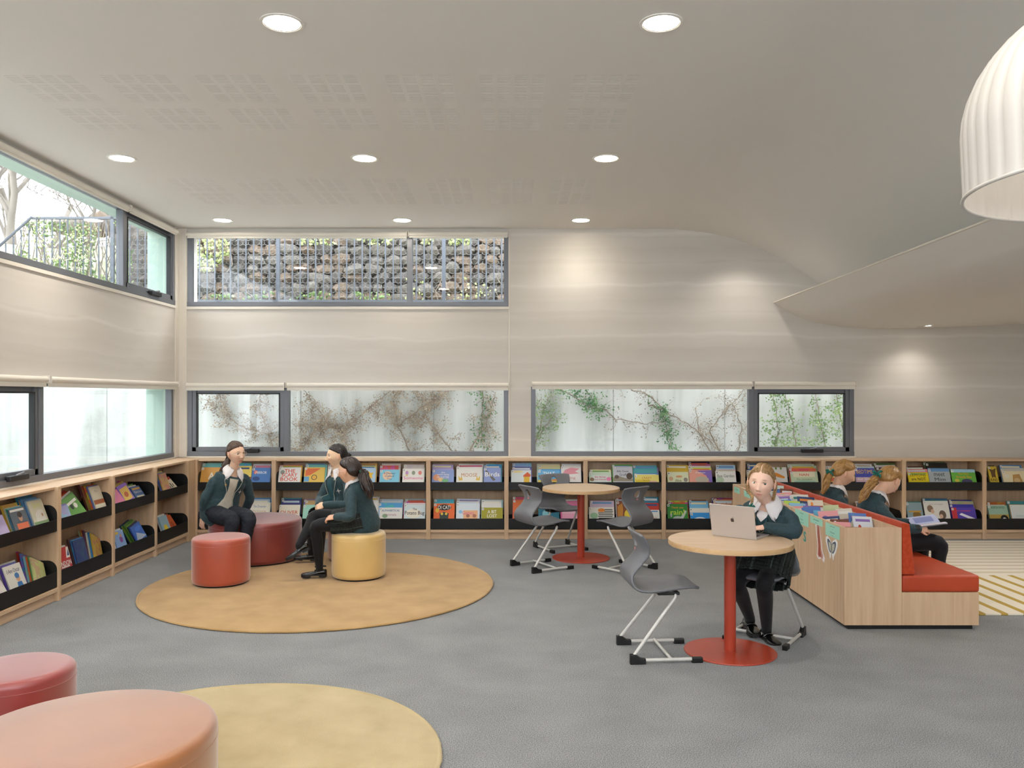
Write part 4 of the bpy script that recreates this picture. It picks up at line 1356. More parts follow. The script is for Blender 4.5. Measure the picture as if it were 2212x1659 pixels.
# bay 3
bs(2, 0, 0, 768, 812, 1011, ['b9d6ee', 'efe08a', 'e8b05a'], None, [('p', 'f0c23c', [(.0, .6), (.12, .72), (.14, .86), (.25, .76), (.4, .78), (.32, .66), (.36, .5), (.22, .56)])], 'D', dh=[5, 9])
bs(2, 0, 1, 821, 863, 1015, ['86cfe6', 'd85f5a', 'dfd3c4'], [('A Dinosaur', .82, .1, .6, '4a4f8a'), ('Called', .68, .1, .45, '4a4f8a'), ('Tiny', .53, .1, .3, '4a4f8a')], [('e', 'f2d2b4', -.1, .7, .25, .22)], 'D', dh=[9, 13])
bs(2, 0, 2, 870, 917, 1013, ['f1ede6', 'd9d3cb', 'cfe0c4'], [('Someone', .56, .14, .88, 'ea5f9c')], [('e', 'c99ac9', -.3, .8, .07, .1), ('e', '9aa08a', .0, .8, .08, .1), ('e', 'e98a80', .3, .8, .08, .1), ('e', 'efd47a', -.3, .68, .05, .04)], 'D', dh=[9, 3])
bs(2, 1, 0, 768, 816, 1080, ['e8e6e2', 'd8d4cc'], None, None, 'E')
bs(2, 1, 1, 820, 869, 1097, ['ece9e3', '4fa3dc', 'bcd3e8'], [('ALPHABETICAL', .86, .1, .8, '3f6f9c'), ('animals', .66, .1, .5, 'b06f8a')], [('e', '8fb08a', -.25, .6, .12, .1)], 'F', dh=[10, 18])
bs(2, 1, 2, 873, 919, 1090, ['d9e4e6', 'e9dbe0', 'e2604f', '9fb4ba'], [('The', .8, .09, .2, '444444'), ('Potato Bug', .62, .2, .92, '4a4a4a')], [('e', 'efe8d8', -.05, .62, .36, .2)], 'F', dh=[3, 6, 12])
# bay 4
bs(3, 0, 0, 934, 981, 1015, ['8fa4d8', 'b9a8da'], [('the', .86, .08, .2, 'f4f0ea'), ('cookie eating', .75, .1, .55, 'f4f0ea'), ('MONSTER', .62, .11, .55, 'f4f0ea')], [('e', 'e6a07a', -.3, .6, .16, .16), ('e', 'efc98a', -.1, .5, .12, .1), ('e', '7fbf8a', .1, .45, .16, .08)], 'G', dh=[11])
bs(3, 0, 1, 986, 1042, 1009, ['eeece4', 'e05f7a', 'dfe4e0'], [('MOOSE', .64, .16, .62, 'c98a5a')], [('p', 'e6c25a', [(-.4, .4), (-.42, .62), (-.34, .48), (-.3, .6), (-.25, .42)]), ('p', 'e6c25a', [(.4, .4), (.42, .62), (.34, .48), (.3, .6), (.25, .42)])], 'G', dh=[3, 6])
bs(3, 0, 2, 1045, 1082, 1011, ['93a3d6', '3f9fe0', '6fc0d0', 'e9dfae'], [('Birds', .7, .2, .85, 'f6f4f0')], [('p', '6b6560', [(-.45, .9), (-.38, .92), (.2, .45), (.05, .4)])], 'G', dh=[6, 8, 2])
bs(3, 1, 0, 937, 982, 1088, ['ec6a22', '3fa9c8'], [('OI CAT!', .84, .15, .6, 'f6f2ea')], [('e', '1b1614', .0, .84, .34, .12), ('e', 'efc23c', -.33, .72, .09, .09), ('p', '2e3c34', [(-.2, .36), (-.22, .6), (0, .66), (.22, .6), (.2, .36)]), ('e', 'e8c64a', -.1, .58, .06, .05), ('e', 'e8c64a', .1, .58, .06, .05)], 'G', dh=[9])
bs(3, 1, 1, 986, 1036, 1088, ['dde6ee', 'e9e6e0', 'c6cde0'], [('Games', .62, .13, .5, 'e0609a')], [('b', 'f0b88a', -.2, .38, .42, .72), ('e', 'b0705a', .0, .5, .08, .07), ('e', 'b0705a', .28, .5, .08, .07), ('e', '8fc6e8', -.32, .66, .08, .07)], 'H', dh=[5, 10])
bs(3, 1, 2, 1040, 1086, 1097, ['a8a01e', 'e6e4de', '9fd0dc'], [('A BIT', .8, .16, .42, 'f7f4e6'), ('LOST', .6, .16, .46, 'f7f4e6')], [('e', '3a341a', .0, .37, .12, .06)], 'H', dh=[16, 17])
# bay 5
bs(4, 0, 0, 1104, 1147, 1016, ['dfe6e6', '6a63a8', '8fb0e0'], None, [('p', 'e8693c', [(.1, .72), (.32, .9), (.48, .76), (.46, .66), (.14, .62)]), ('b', 'efc23c', .14, .36, .42, .66), ('e', 'e9d9a0', -.2, .92, .3, .06)], 'H', dh=[7, 15])
bs(4, 0, 1, 1162, 1209, 1016, ['6db9e6', '3f95d8', 'e9d9a8', 'c8d8c0'], [('THAT', .83, .15, .55, 'ffffff'), ('once there was', .68, .07, .62, 'd96f6a')], [('b', 'f0d568', -.5, .3, .5, .5), ('e', 'e8a05a', .3, .5, .2, .05)], 'H', dh=[2, 12, 13])
bs(4, 0, 2, 1212, 1255, 1008, ['ece8e4', 'd8dce0'], [('Sling', .5, .14, .5, 'd8a0a4')], [('p', 'e59aa6', [(-.45, .65), (-.3, .85), (.0, .95), (.42, .9), (.2, .78), (.4, .7), (-.05, .66)])], 'I', dh=[5])
bs(4, 1, 0, 1108, 1148, 1080, ['e8702c', 'd0466a', '6f7f6a'], [('a fox tale', .7, .08, .6, 'f4d8b8')], [('e', '5a5f6a', -.1, .55, .12, .1), ('b', 'efd46a', -.1, .36, .4, .46)], 'J', dh=[6, 8])
bs(4, 1, 1, 1165, 1208, 1090, ['2f7f9c', '3fa0b8'], None, [('e', '8fd0dc', -.2, .6, .15, .16), ('p', 'e8603c', [(-.4, .36), (-.2, .5), (0, .36)])], 'J')
bs(4, 1, 2, 1214, 1257, 1089, ['f0a8c4', 'e96fae', 'e3ded8'], None, [('b', 'f4c6d6', -.5, .6, .5, .8), ('b', 'e96fae', -.5, .92, .5, 1)], 'K', dh=[6, 10])
# bay 6
bs(5, 0, 0, 1272, 1320, 1020, ['cfe0c8', 'e8e3b0'], [('the fairies', .72, .1, .5, 'c9596f'), ('and friends', .58, .09, .5, 'c9596f')], [('b', 'dfe6e0', -.36, .4, .36, .82), ('e', '8a6a4a', -.37, .58, .1, .1), ('e', 'e888b0', .38, .6, .11, .11)], 'L', dh=[5])
bs(5, 0, 1, 1324, 1366, 1008, ['cfcfd6', '6fae4a', '7a9a6a'], [('Billy Goats', .78, .1, .6, '5a6470'), ('Gruff', .64, .1, .35, '5a6470')], [('p', '9a8f7c', [(-.5, .36), (-.5, .52), (-.2, .58), (.1, .5), (.5, .46), (.5, .36)]), ('e', '5c4a3c', .33, .58, .16, .14), ('e', '6a5c50', -.32, .55, .12, .08)], 'L', dh=[4, 2])
bs(5, 0, 2, 1370, 1422, 1026, ['f0e27a', '6f8fd0', '58b0b8', '9f8fc0'], [('CRAZY', .78, .14, .4, 'd8864a'), ('for a toy', .6, .1, .6, '8a7a3c')], [('e', 'e9b8a8', .25, .5, .2, .1), ('b', 'e8c83c', -.48, .36, .1, .68)], 'L', dh=[3, 20, 16])
bs(5, 1, 0, 1272, 1326, 1096, ['e9e6dc', 'd6c0d6'], None, [('b', '22201e', -.12 , .86, .44, .90), ('b', '22201e', -.12, .78, .46, .82), ('b', '22201e', -.14, .70, .44, .74), ('b', '22201e', -.12, .62, .46, .66), ('b', '22201e', -.14, .54, .44, .58), ('b', '22201e', -.12, .46, .46, .50), ('e', 'e88a2e', .0, .85, .14, .09), ('e', '9fc6a0', -.3, .6, .16, .14)], 'L', dh=[14])
bs(5, 1, 1, 1332, 1372, 1083, ['8a4a22', 'c3d0dc', 'a83a34'], None, [('p', 'c8862e', [(-.45, .36), (-.45, .8), (-.2, .92), (-.15, .7), (-.2, .36)]), ('e', 'efd23c', .15, .5, .25, .2)], 'M', dh=[4, 7])
bs(5, 1, 2, 1388, 1424, 1102, ['e6e6de', 'c8382e', '6fa83c', '3f8fb0'], [('PLANET', .55, .13, .7, 'cfa98a')], None, 'M', dh=[15, 9, 28])
# bay 7
bs(6, 0, 0, 1441, 1486, 1020, ['dfe3c0', 'dcb83c'], [('Alice', .52, .15, .3, '6a6f4a')], [('e', 'd8b088', -.34, .62, .1, .12), ('e', '9a9088', .36, .56, .1, .12), ('e', 'd89a6a', .05, .74, .16, .06)], 'M', dh=[15])
bs(6, 0, 1, 1488, 1537, 1015, ['f0a894', 'd8dc4a', 'ece6da', 'c86a5a', '2a2a4a'], [('Elephant', .84, .1, .45, 'f2ecf0')], [('p', '8a6fc0', [(-.15, .95), (.5, .97), (.5, .36), (.35, .4), (.25, .7), (.1, .8)]), ('e', 'c6bca8', .05, .5, .3, .16)], 'M', dh=[4, 8, 12, 17])
bs(6, 0, 2, 1545, 1588, 1018, ['f0eee8', 'efc9c0', 'b6d4ea'], [('Bee Garden', .74, .16, .85, '8f9590')], [('e', 'bcd0b4', -.3, .52, .2, .16)], 'M', dh=[3, 13])
bs(6, 1, 0, 1441, 1485, 1089, ['2f8a34', 'd8502e', 'c0c83c'], [('Thank you', .84, .1, .6, 'e8a23c'), ('rain!', .66, .22, .7, 'c6e84a')], [('e', 'b8c4bc', .0, .4, .24, .1), ('p', 'c6d0cc', [(.1, .42), (.4, .75), (.45, .68), (.25, .38)]), ('e', 'a8b4b0', -.32, .55, .05, .1)], 'M', dh=[3, 7])
bs(6, 1, 1, 1490, 1531, 1108, ['2f96e0', 'ece6dc', '7cc0e6', '8a5a3a'], None, [('e', 'e8eef2', .0, .5, .36, .22), ('e', '2f96e0', .0, .46, .28, .18), ('e', 'e6eef4', .0, .48, .2, .12)], 'M', dh=[10, 25, 28])
bs(6, 1, 2, 1542, 1586, 1080, ['cfa88a', 'c03a34', '5a4a8a'], [('FreckleFace', .82, .14, .8, 'b0573c')], None, 'N', dh=[3, 4])
# bay 8
bs(7, 0, 0, 1612, 1650, 1016, ['e8dfc0', '2f7fb8', '1f4f7a'], None, None, 'N', dh=[8, 14])
bs(7, 0, 1, 1664, 1699, 1010, ['dcdad6', '4f86c0'], None, [('p', 'dc8a2a', [(-.45, .8), (-.1, .74), (.35, .58), (.3, .5), (-.1, .56), (-.4, .68)]), ('e', '6f8a3c', -.15, .95, .06, .06), ('e', '6f8a3c', .15, .95, .06, .06)], 'O', dh=[-2])
bs(7, 0, 2, 1706, 1765, 1019, ['cbd9b4', 'e46a4a', 'b8cfa8', 'c9d6c0'], [('NAN', .82, .13, .35, 'd2604a'), ('the caretaker', .58, .09, .6, '7f9a6a')], [('b', 'efe6c8', -.4, .7, .4, .97), ('e', '9fc6b0', .0, .44, .4, .08)], 'O', dh=[7, 13, 16])
bs(7, 1, 1, 1690, 1735, 1088, ['c9b6a0', '5b8fc4'], None, None, 'P')
# bay 9
bs(8, 0, 0, 1787, 1832, 1012, ['e6b83c', 'e3ded4'], None, None, 'P')
bs(8, 0, 1, 1846, 1888, 1012, ['3c48b0', 'c6cfe0', 'd8dadc'], [('BEDTIME', .84, .18, .85, 'efc23c'), ('for Sloth', .5, .12, .8, 'efe9e2')], [('b', 'd8b0b8', -.5, .36, .5, .58)], 'P', dh=[4, 9])
bs(8, 0, 2, 1893, 1938, 1010, ['3c2338', 'd0c2c8', '4a6a34'], None, [('e', 'd8c8cc', -.2, .6, .1, .08)], 'Q', dh=[5, 9])
bs(8, 1, 1, 1850, 1895, 1088, ['b86a4a', 'e6dcc8'], None, None, 'R')
# bay 10
bs(9, 0, 0, 1959, 2003, 1021, ['e8cf1e', 'ee8f94', '5a2a22'], [('LEMONS', .84, .14, .75, '3a3a22'), ('are NOT', .62, .17, .7, '2a2a1a')], None, 'S', dh=[7, 13])
bs(9, 0, 1, 2004, 2050, 1014, ['aeb6ba', '6a9ccc', '2a2622', '4a6a4a'], [('meet', .74, .17, .5, '2a2a2a'), ('Mim', .5, .17, .5, '2a2a2a')], [('b', '6f9fd0', -.5, .88, .5, 1.0)], 'S', dh=[2, 13, 15])
bs(9, 0, 2, 2053, 2105, 1015, ['6fb84a', '9fcfe8'], [('The Very', .78, .12, .45, 'f0a83c'), ('Greedy Bee', .62, .14, .65, 'f0a83c')], [('b', 'a8d4ea', -.5, .86, .5, 1.0), ('e', '4a4a6a', .1, .42, .22, .12), ('e', 'd8c64a', -.3, .46, .1, .08)], 'T', dh=[1])
bs(9, 1, 0, 1958, 1992, 1086, ['8fa6ac', '2f7a6f'], None, [('e', '8a6a2a', .1, .5, .26, .16), ('b', 'c89a3c', -.4, .62, .4, .68)], 'T', dh=[2])
bs(9, 1, 1, 1996, 2050, 1083, ['e6e1d8', '8fd0b0', '3f6a8a'], [('a father and a daughter', .88, .05, .6, 'b0a89c')], [('e', '8a6f58', -.26, .72, .12, .13), ('e', 'dcb49a', -.18, .62, .07, .08), ('e', '6f5a4c', .2, .5, .14, .16), ('e', 'dcb49a', .14, .44, .07, .08)], 'U', dh=[1, 6])
bs(9, 1, 2, 2054, 2106, 1097, ['5a44b0', '3c3aa8', 'b8a88a', '2a3a7a'], [('the rocketeer', .85, .08, .6, 'd8506a')], [('p', 'ece6ee', [(-.2, .66), (-.1, .74), (.5, .44), (.5, .36), (.35, .38)]), ('b', 'c8323c', -.5, .2, -.28, 1.0), ('e', 'e0604a', .15, .42, .2, .06)], 'U', dh=[7, 14, 17])
# bay 11
bs(10, 0, 0, 2134, 2153, 1008, ['d8b93c', '4a3a2a'], [('KIND', .42, .12, .8, '3a2a1a')], [('p', '6a4a2a', [(-.2, .5), (-.25, .75), (-.4, .9), (0, .85), (.4, .92), (.25, .7), (.25, .5), (0, .55)])], 'V', dh=[2])
bs(10, 0, 1, 2163, 2212, 1018, ['efe0b8', 'd8d2c6', '5b8fc4', 'c0ccd0'], None, [('p', 'c89a5a', [(-.1, .36), (-.05, .8), (.25, .84), (.35, .36)]), ('e', 'efe6d0', -.32, .74, .12, .1), ('e', 'e0bf8a', .1, .5, .14, .12)], 'W', dh=[6, 13, 8])
bs(10, 0, 2, 2222, 2270, 1012, ['dfe7ea', '7fae5a'], None, None, 'W')
bs(10, 1, 0, 2134, 2176, 1092, ['9fc0a8', 'e8e2da', 'b8622e'], [('NORTH WIND', .9, .1, .7, '3f6a5a')], [('b', 'b89a4a', -.5, .3, .5, .6), ('e', '1f1a18', .25, .42, .2, .16), ('e', 'ece6dc', .25, .38, .1, .09)], 'W', dh=[1, 7])
bs(10, 1, 1, 2182, 2228, 1091, ['dfe2dc', 'a8853c', '3f8f94'], None, [('b', 'c9d4d0', -.3, .5, .4, .56)], 'X', dh=[1, 8])

# a short pile of blue books lying flat in the tenth bay
for k, c in enumerate(['2f4f8c', '4a6fb0', '2a4a86']):
    M = frame_m((DIV[9] + .155, YFB + .05, .1245 + .018 + .0185 * k), (1, 0, 0), (0, 1, 0))
    book(M, .22, .17, .0175, c, ['bottom', 'middle', 'topmost'][k] + ' blue book of the flat pile, lower tray of tenth back bay', 'picture books on the back wall bookcases', plain=True)

# ---- left wall bookcases: covers face into the room
def left_book(bay, row, y, w, h, t, col, off, label, tilt=20, roll=0, art=None, titles=None, plain=False):
    zf = TRAYS[row][0] + .006
    a = R(tilt); ro = R(roll)
    up = Vector((-math.sin(a), math.sin(ro), math.cos(a) * math.cos(ro)))
    M = frame_m((XFL - .018 - off / math.cos(a), y, zf + abs(math.sin(ro)) * w / 2), (0, math.cos(ro), -math.sin(ro)), up)
    book(M, w, h, t, col, label, 'books on the left wall bookcases', art, titles, None, plain)
def left_stack(bay, row, y, w, cols, hs0, where, tilt=20, roll=0, art=None, titles=None, thick=None):
    hs = hs0 * 1.08
    r = random.Random(bay * 37 + row * 11 + int(y * 100))
    off = 0
    y0, y1 = LDIV[bay + 1] + .032, LDIV[bay] - .032
    for i, c in enumerate(cols):
        t = thick or r.uniform(.008, .017)
        ww = w * (1 if i == 0 else r.uniform(.93, 1.04))
        yy = y + (r.uniform(-.012, .012) if i else 0)
        ex = abs(math.sin(R(roll))) * .22
        yy = min(max(yy, y0 + ww / 2 + (ex if roll < 0 else 0)), y1 - ww / 2 - (ex if roll > 0 else 0))
        lab = '%s book, %s in %s, %s, %s left bay' % (cname(c), DEPTH[min(i, 4)] if i < 5 else 'sixth', where, ('upper tray', 'lower tray')[row], ORD[bay])
        left_book(bay, row, yy, ww, hs if i == 0 else hs + min(.05, i * r.uniform(.004, .014)), t, c, off, lab, tilt, roll, art if i == 0 else None, titles if i == 0 else None, plain=(i == 0 and bool(titles)))
        off += t + .004
ls = left_stack
# fourth bay (picture edge)
ls(3, 0, 6.69, .20, ['cfc9b0', '8fb8d8', '5f9fd0', 'dba14a', '3f8fc0'], .262, 'goat book stack', titles=[('Storm', .86, .14, .5, 'c8cf5a')], art=[('p', 'dcd6cc', [(-.3, .3), (-.25, .6), (0, .72), (.3, .7), (.42, .3)]), ('e', 'b58a6a', .2, .55, .06, .05), ('b', '7f9a6a', -.5, .2, .5, .38)])
ls(3, 0, 6.43, .21, ['5a626c', '3f9fd0', 'd8d2b8', 'e6b54a'], .235, 'middle stack', art=[('e', 'c89a7c', .05, .7, .12, .13), ('e', '3a2a22', .05, .78, .14, .09), ('b', 'd86f4a', -.3, .3, .4, .52), ('b', 'e6e2dc', -.45, .9, .4, .97)])
ls(3, 0, 6.15, .2, ['b9a8d0', '3c4f7c', 'b5452f', 'e0a08a'], .19, 'outer stack', roll=-8)
ls(3, 1, 6.38, .215, ['ece7dc', '6a56b0', 'dcd8d0'], .262, 'middle stack', titles=[('I Am Oscar', .84, .12, .75, '4a4a6a')], art=[('e', 'e0b08a', .12, .6, .12, .1), ('e', '4a7fb8', .1, .68, .13, .08), ('p', '3f7fc0', [(-.05, .3), (.0, .5), (.25, .5), (.32, .3)])])
ls(3, 1, 6.73, .2, ['c9cf8a', '6f9a5a', 'd96a3c', '8fc0c8', '3f7fc0', 'a83028'], .215, 'fanned stack', roll=24, tilt=24)
ls(3, 1, 6.12, .2, ['e9e3d6', 'd8a23c', '2a2a2a', '7fa84a'], .21, 'leaning stack', roll=-16)
# third bay
ls(2, 0, 7.66, .185, ['dcd3bc', '6f7fc0', 'd9643c', 'a85a3c', 'e3dccb', '7a4a34'], .27, 'tall stack', titles=[('Mars', .84, .08, .3, 'a09a88')], art=[('b', 'b0683c', -.5, .42, .5, .56), ('b', 'e6e0cc', -.5, .36, .5, .4)])
ls(2, 0, 7.27, .2, ['5f9a3a', 'e6e2dc', 'd8542c', 'c83c32'], .225, 'slanting stack', roll=-18, tilt=28, art=[('e', '2f3a2a', -.1, .6, .1, .12), ('e', 'e6e2d8', .15, .55, .12, .1), ('b', 'e8e4da', -.3, .68, .4, .78)])
ls(2, 0, 7.04, .18, ['8fb8d0', '6a9ac0'], .17, 'low stack')
ls(2, 1, 7.05, .21, ['c03a3c', 'd8d0c8'], .262, 'upright stack', tilt=16, titles=[('ONDON', .52, .15, .95, 'f4efe8')], art=[('p', 'e9e4dc', [(-.5, .66), (-.2, .66), (-.35, .98), (-.5, .98)]), ('p', 'e9e4dc', [(.2, .66), (.5, .66), (.5, .98), (.35, .98)]), ('p', '3c4f8c', [(.3, .72), (.46, .72), (.46, .92)]), ('b', 'c03a3c', -.12, .6, .12, 1), ('b', 'e9e4dc', -.3, .4, .3, .44)])
ls(2, 1, 7.66, .19, ['b89a3c', '3f86c0', 'dcd8c6', '7a4a5a', 'c9743c', 'a8b08a'], .25, 'fanned stack', roll=26, tilt=22)
ls(2, 1, 7.33, .19, ['3a4a7c', '3f86c8', '5a3a34'], .285, 'back stack', tilt=14)
# second bay
ls(1, 0, 8.53, .2, ['4a6aa0', 'dfd9c8', '7fae5a'], .20, 'stack in the middle', tilt=34, titles=[('Maths Facts', .7, .12, .8, 'e8e4da')], art=[('b', 'dcd2b0', -.4, .36, .4, .5), ('b', 'd8a24a', -.42, .82, .42, .92)])
ls(1, 0, 8.24, .19, ['8a5fc0', 'd9b04a', 'c0467a', 'e3dccb'], .225, 'left stack', tilt=26, roll=-10, art=[('b', 'e0b85a', -.4, .3, .42, .86), ('e', 'd06a3c', .0, .55, .2, .12)])
ls(1, 0, 8.02, .17, ['d87a9a', 'e6d2c6', 'b83c4a'], .16, 'slumped stack', roll=-22, tilt=26)
ls(1, 1, 8.08, .2, ['8fb0e0', 'dfe3ea'], .245, 'left stack', tilt=18, art=[('e', '8a4a9a', .1, .66, .16, .12), ('e', 'c89a7c', .15, .8, .08, .07), ('e', 'efc94a', -.2, .92, .2, .05), ('e', '2a2a3a', .15, .36, .1, .06)])
ls(1, 1, 8.54, .2, ['3f6fc8', '2a3a5a', '7fae3c', '4f8a3c', '9fb84a', '2f4f7c'], .235, 'striped stack', roll=-12, tilt=24, art=[('p', 'b8c4d8', [(-.5, .36), (-.2, .7), (.5, .4), (.5, .36)]), ('e', '4f86e0', .1, .8, .3, .1)])
# first bay
ls(0, 0, 9.12, .19, ['c9a36a', '5a63b0', 'e3c98a'], .25, 'left stack', tilt=18)
ls(0, 0, 9.34, .2, ['dcd3b8', 'c23c30', '6f9ad0'], .20, 'right stack', tilt=38, roll=-8, art=[('b', '2a2a2a', -.2, .4, -.1, .6), ('b', '2a2a2a', .0, .38, .1, .66), ('b', '2a2a2a', .2, .4, .28, .58), ('b', 'c23c30', -.5, .84, .5, 1)])
ls(0, 1, 9.14, .2, ['9fc0d0', 'e6e2dc'], .24, 'left stack', tilt=20, art=[('p', 'efd23c', [(-.3, .36), (-.2, .6), (.1, .62), (.25, .36)])])
ls(0, 1, 9.36, .2, ['d8602c', 'b0552f', '6a2f2a', '8a1f22'], .235, 'right stack', tilt=32, art=[('e', 'c2522a', .1, .55, .2, .14)])

# ---- books standing in the bench trough, covers to the photographer
tr_cols = ['d8dbe0', 'dfd4c0', 'e8a0a0', '8fc0dc', 'c8d0a0', '5b7fc0', 'e0d8d0', '7a4a3a', 'dcb0c0', 'e9e4da', '6fb8d8', 'c0d860', 'b85a4a', '8a6fb0', 'cfe0d8', '3c4f7c']
rt_ = random.Random(77)
yy = 6.06
row_i = 0
NUM = ['nearest', 'second', 'third', 'fourth', 'fifth', 'sixth', 'seventh', 'eighth', 'ninth', 'tenth', 'eleventh', 'twelfth', 'thirteenth', 'fourteenth', 'fifteenth', 'sixteenth', 'seventeenth', 'eighteenth', 'nineteenth', 'twentieth', 'twenty-first', 'twenty-second', 'twenty-third', 'twenty-fourth', 'twenty-fifth']
cnt = {0: 0, 1: 0}
for colm, xc in ((0, 2.528), (1, 2.712)):
    y = 6.10 + colm * .05
    while y < 8.80 and cnt[colm] < 25:
        if 6.90 < y < 7.04 or 7.90 < y < 8.04: y += .13; continue
        w = rt_.uniform(.125, .158); h = rt_.uniform(.24, .315); t = rt_.uniform(.008, .02)
        low_ = rt_.random() < .25
        if y < 6.25: h = rt_.uniform(.245, .275)
        tilt = rt_.uniform(16, 30); roll = rt_.uniform(-5, 5)
        c = rt_.choice(tr_cols)
        a = R(tilt); ro = R(roll)
        up = Vector((math.sin(ro), math.sin(a), math.cos(a)))
        M = frame_m((xc + rt_.uniform(-.008, .008), y, .4785 + abs(math.sin(ro)) * w / 2), (math.cos(ro), 0, -math.sin(ro)), up)
        art = std_art(c, rt_)
        art = [(a_[0], a_[1]) + tuple(a_[2:]) for a_ in art]
        book(M, w, h, t, c, '%s story book, %s in the %s row of the bench trough' % (cname(c), NUM[cnt[colm]], ('wall side', 'cushion side')[colm] if False else ('outer', 'inner')[colm]), 'books in the bench trough', art, None, None)
        cnt[colm] += 1
        y += t + rt_.choice([.022, .05, .09, .13])
# ================================================================ people
V = Vector
def cloth_build(c1, c2, sc=60, bump=.25):
    return noise_col(c1, c2, nscale=sc, bump=bump, bscale=sc * 4, dist=.002)
BLAZER = mat('dark_green_blazer_wool', rough=0.75, spec=0.3, sheen=0.1, build=cloth_build('2a3f45', '33494f'))
LAPEL = mat('dark_green_lapel_wool', rough=0.75, spec=0.3, build=cloth_build('283b41', '30464c'))
PIPING = mat('pale_piping', 'b9b8aa', 0.6)
COLLAR = mat('white_cotton', 'e9e4e4', 0.75)
GREYSHIRT = mat('grey_beige_cotton', rough=0.8, build=cloth_build('b3aa99', 'bcb3a2', 30))
KNIT = mat('teal_green_knit', rough=0.85, build=cloth_build('24484f', '2c535a', 90, .5))
TIGHTS = mat('black_tights', rough=0.7, spec=0.25, sheen=0.1, build=cloth_build('0f0f12', '15151a'))
TROUSER = mat('navy_trouser_cloth', rough=0.75, spec=0.3, build=cloth_build('1d2029', '262a34'))
SHOE = mat('black_shoe_leather', '0d0d0e', 0.25, spec=0.6, coat=0.3)
SOLE = mat('black_rubber_sole', '141313', 0.6)
GREENR = mat('green_hair_ribbon', '0f6a5c', 0.5)
SKINM = mat('skin', rough=0.5, spec=0.4, build=lambda nt, b: (vcol(nt, b), setattr(b.inputs['Subsurface Weight'], 'default_value', 0.0)))
GOLD = mat('brass_pin', 'c79a4a', 0.35, 0.7)
SILV = mat('silver_pin', 'd6d4d2', 0.4, 0.3)
def hair_mat(name, c1, c2):
    def f(nt, b):
        n = N(nt, 'TexNoise'); n.inputs['Scale'].default_value = 26; n.inputs['Detail'].default_value = 5
        nt.links.new(coords(nt, (0.35, 4, 1.2)), n.inputs['Vector'])
        nt.links.new(ramp(nt, n.outputs[0], [(0.32, c1), (0.68, c2)]), b.inputs['Base Color'])
        bp = N(nt, 'Bump'); bp.inputs['Strength'].default_value = .5; bp.inputs['Distance'].default_value = .004
        nt.links.new(n.outputs[0], bp.inputs['Height']); nt.links.new(bp.outputs[0], b.inputs['Normal'])
    return mat(name, rough=0.38, spec=0.5, build=f)
H_BROWN = hair_mat('brown_hair', '3d2a20', '5f4636')
H_DARK = hair_mat('dark_brown_hair', '1d1412', '3a2822')
H_BLACK = hair_mat('black_hair', '141011', '2b2220')
H_BLOND = hair_mat('dark_blond_hair', '7d5e3c', 'b08d5e')
H_GOLD = hair_mat('golden_blond_hair', '8d642f', 'c2965a')

def catmull(P, n):
    out = []
    for i in range(len(P) - 1):
        p0, p1, p2, p3 = P[max(i - 1, 0)], P[i], P[i + 1], P[min(i + 2, len(P) - 1)]
        for k in range(n):
            t = k / n
            out.append(0.5 * ((2 * p1) + (p2 - p0) * t + (2 * p0 - 5 * p1 + 4 * p2 - p3) * t * t + (3 * p1 - p0 - 3 * p2 + p3) * t ** 3))
    return out + [P[-1]]

def limb(mb, pts, radii, side=None, n=16, sub=4, caps=True):
    """tube with elliptical rings; radii: r or (a, b); a lies along 'side'"""
    P = [V(p) for p in pts]
    rr = [(r, r) if not isinstance(r, (tuple, list)) else r for r in radii]
    C = catmull(P, sub)
    RA = catmull([V((a, b, 0)) for a, b in rr], sub)
    rings = []
    u = None
    for i, c in enumerate(C):
        t = (C[min(i + 1, len(C) - 1)] - C[max(i - 1, 0)]).normalized()
        if u is None: u = V(side) if side is not None else t.orthogonal()
        u = (V(side) if side is not None else u)
        u = (u - t * u.dot(t)).normalized()
        w = t.cross(u)
        a, b = RA[i].x, RA[i].y
        rings.append((c, t, u, w, a, b))
    def ring(c, u, w, a, b): return [c + u * (a * math.cos(2 * math.pi * k / n)) + w * (b * math.sin(2 * math.pi * k / n)) for k in range(n)]
    out = []
    if caps:
        c, t, u, w, a, b = rings[0]
        for ang in (80, 55, 28): out.append(ring(c - t * min(a, b) * math.sin(R(ang)) * .8, u, w, a * math.cos(R(ang)), b * math.cos(R(ang))))
    out += [ring(c, u, w, a, b) for c, t, u, w, a, b in rings]
    if caps:
        c, t, u, w, a, b = rings[-1]
        for ang in (28, 55, 80): out.append(ring(c + t * min(a, b) * math.sin(R(ang)) * .8, u, w, a * math.cos(R(ang)), b * math.cos(R(ang))))
    mb.loft(out)
    return rings

def fuse(mb, voxel=.008, smooth=4, fold=0.0, fscale=9, seed=0, fdir=None):
    me = mb.mesh('fuse_source')
    o = bpy.data.objects.new('fuse_source', me); COL.objects.link(o)
    m = o.modifiers.new('r', 'REMESH'); m.mode = 'VOXEL'; m.voxel_size = voxel
    m = o.modifiers.new('s', 'SMOOTH'); m.factor = .5; m.iterations = smooth
    dg = bpy.context.evaluated_depsgraph_get()
    out = bpy.data.meshes.new_from_object(o.evaluated_get(dg))
    bpy.data.objects.remove(o)
    if fold:
        out.update()
        nr = [v.normal.copy() for v in out.vertices]
        for v, nn in zip(out.vertices, nr):
            p = v.co
            q = V((p.x, p.y, p.z * 1.7)) * fscale + V((seed * 7.3, 0, 0))
            a = noise.noise(q) ; b_ = noise.noise(q * 2.1 + V((3, 1, 7)))
            k = (1 - abs(a)) ** 3
            v.co = p + nn * fold * (a * .7 + b_ * .35 + k * .5 - .25)
    out.shade_smooth()
    return out

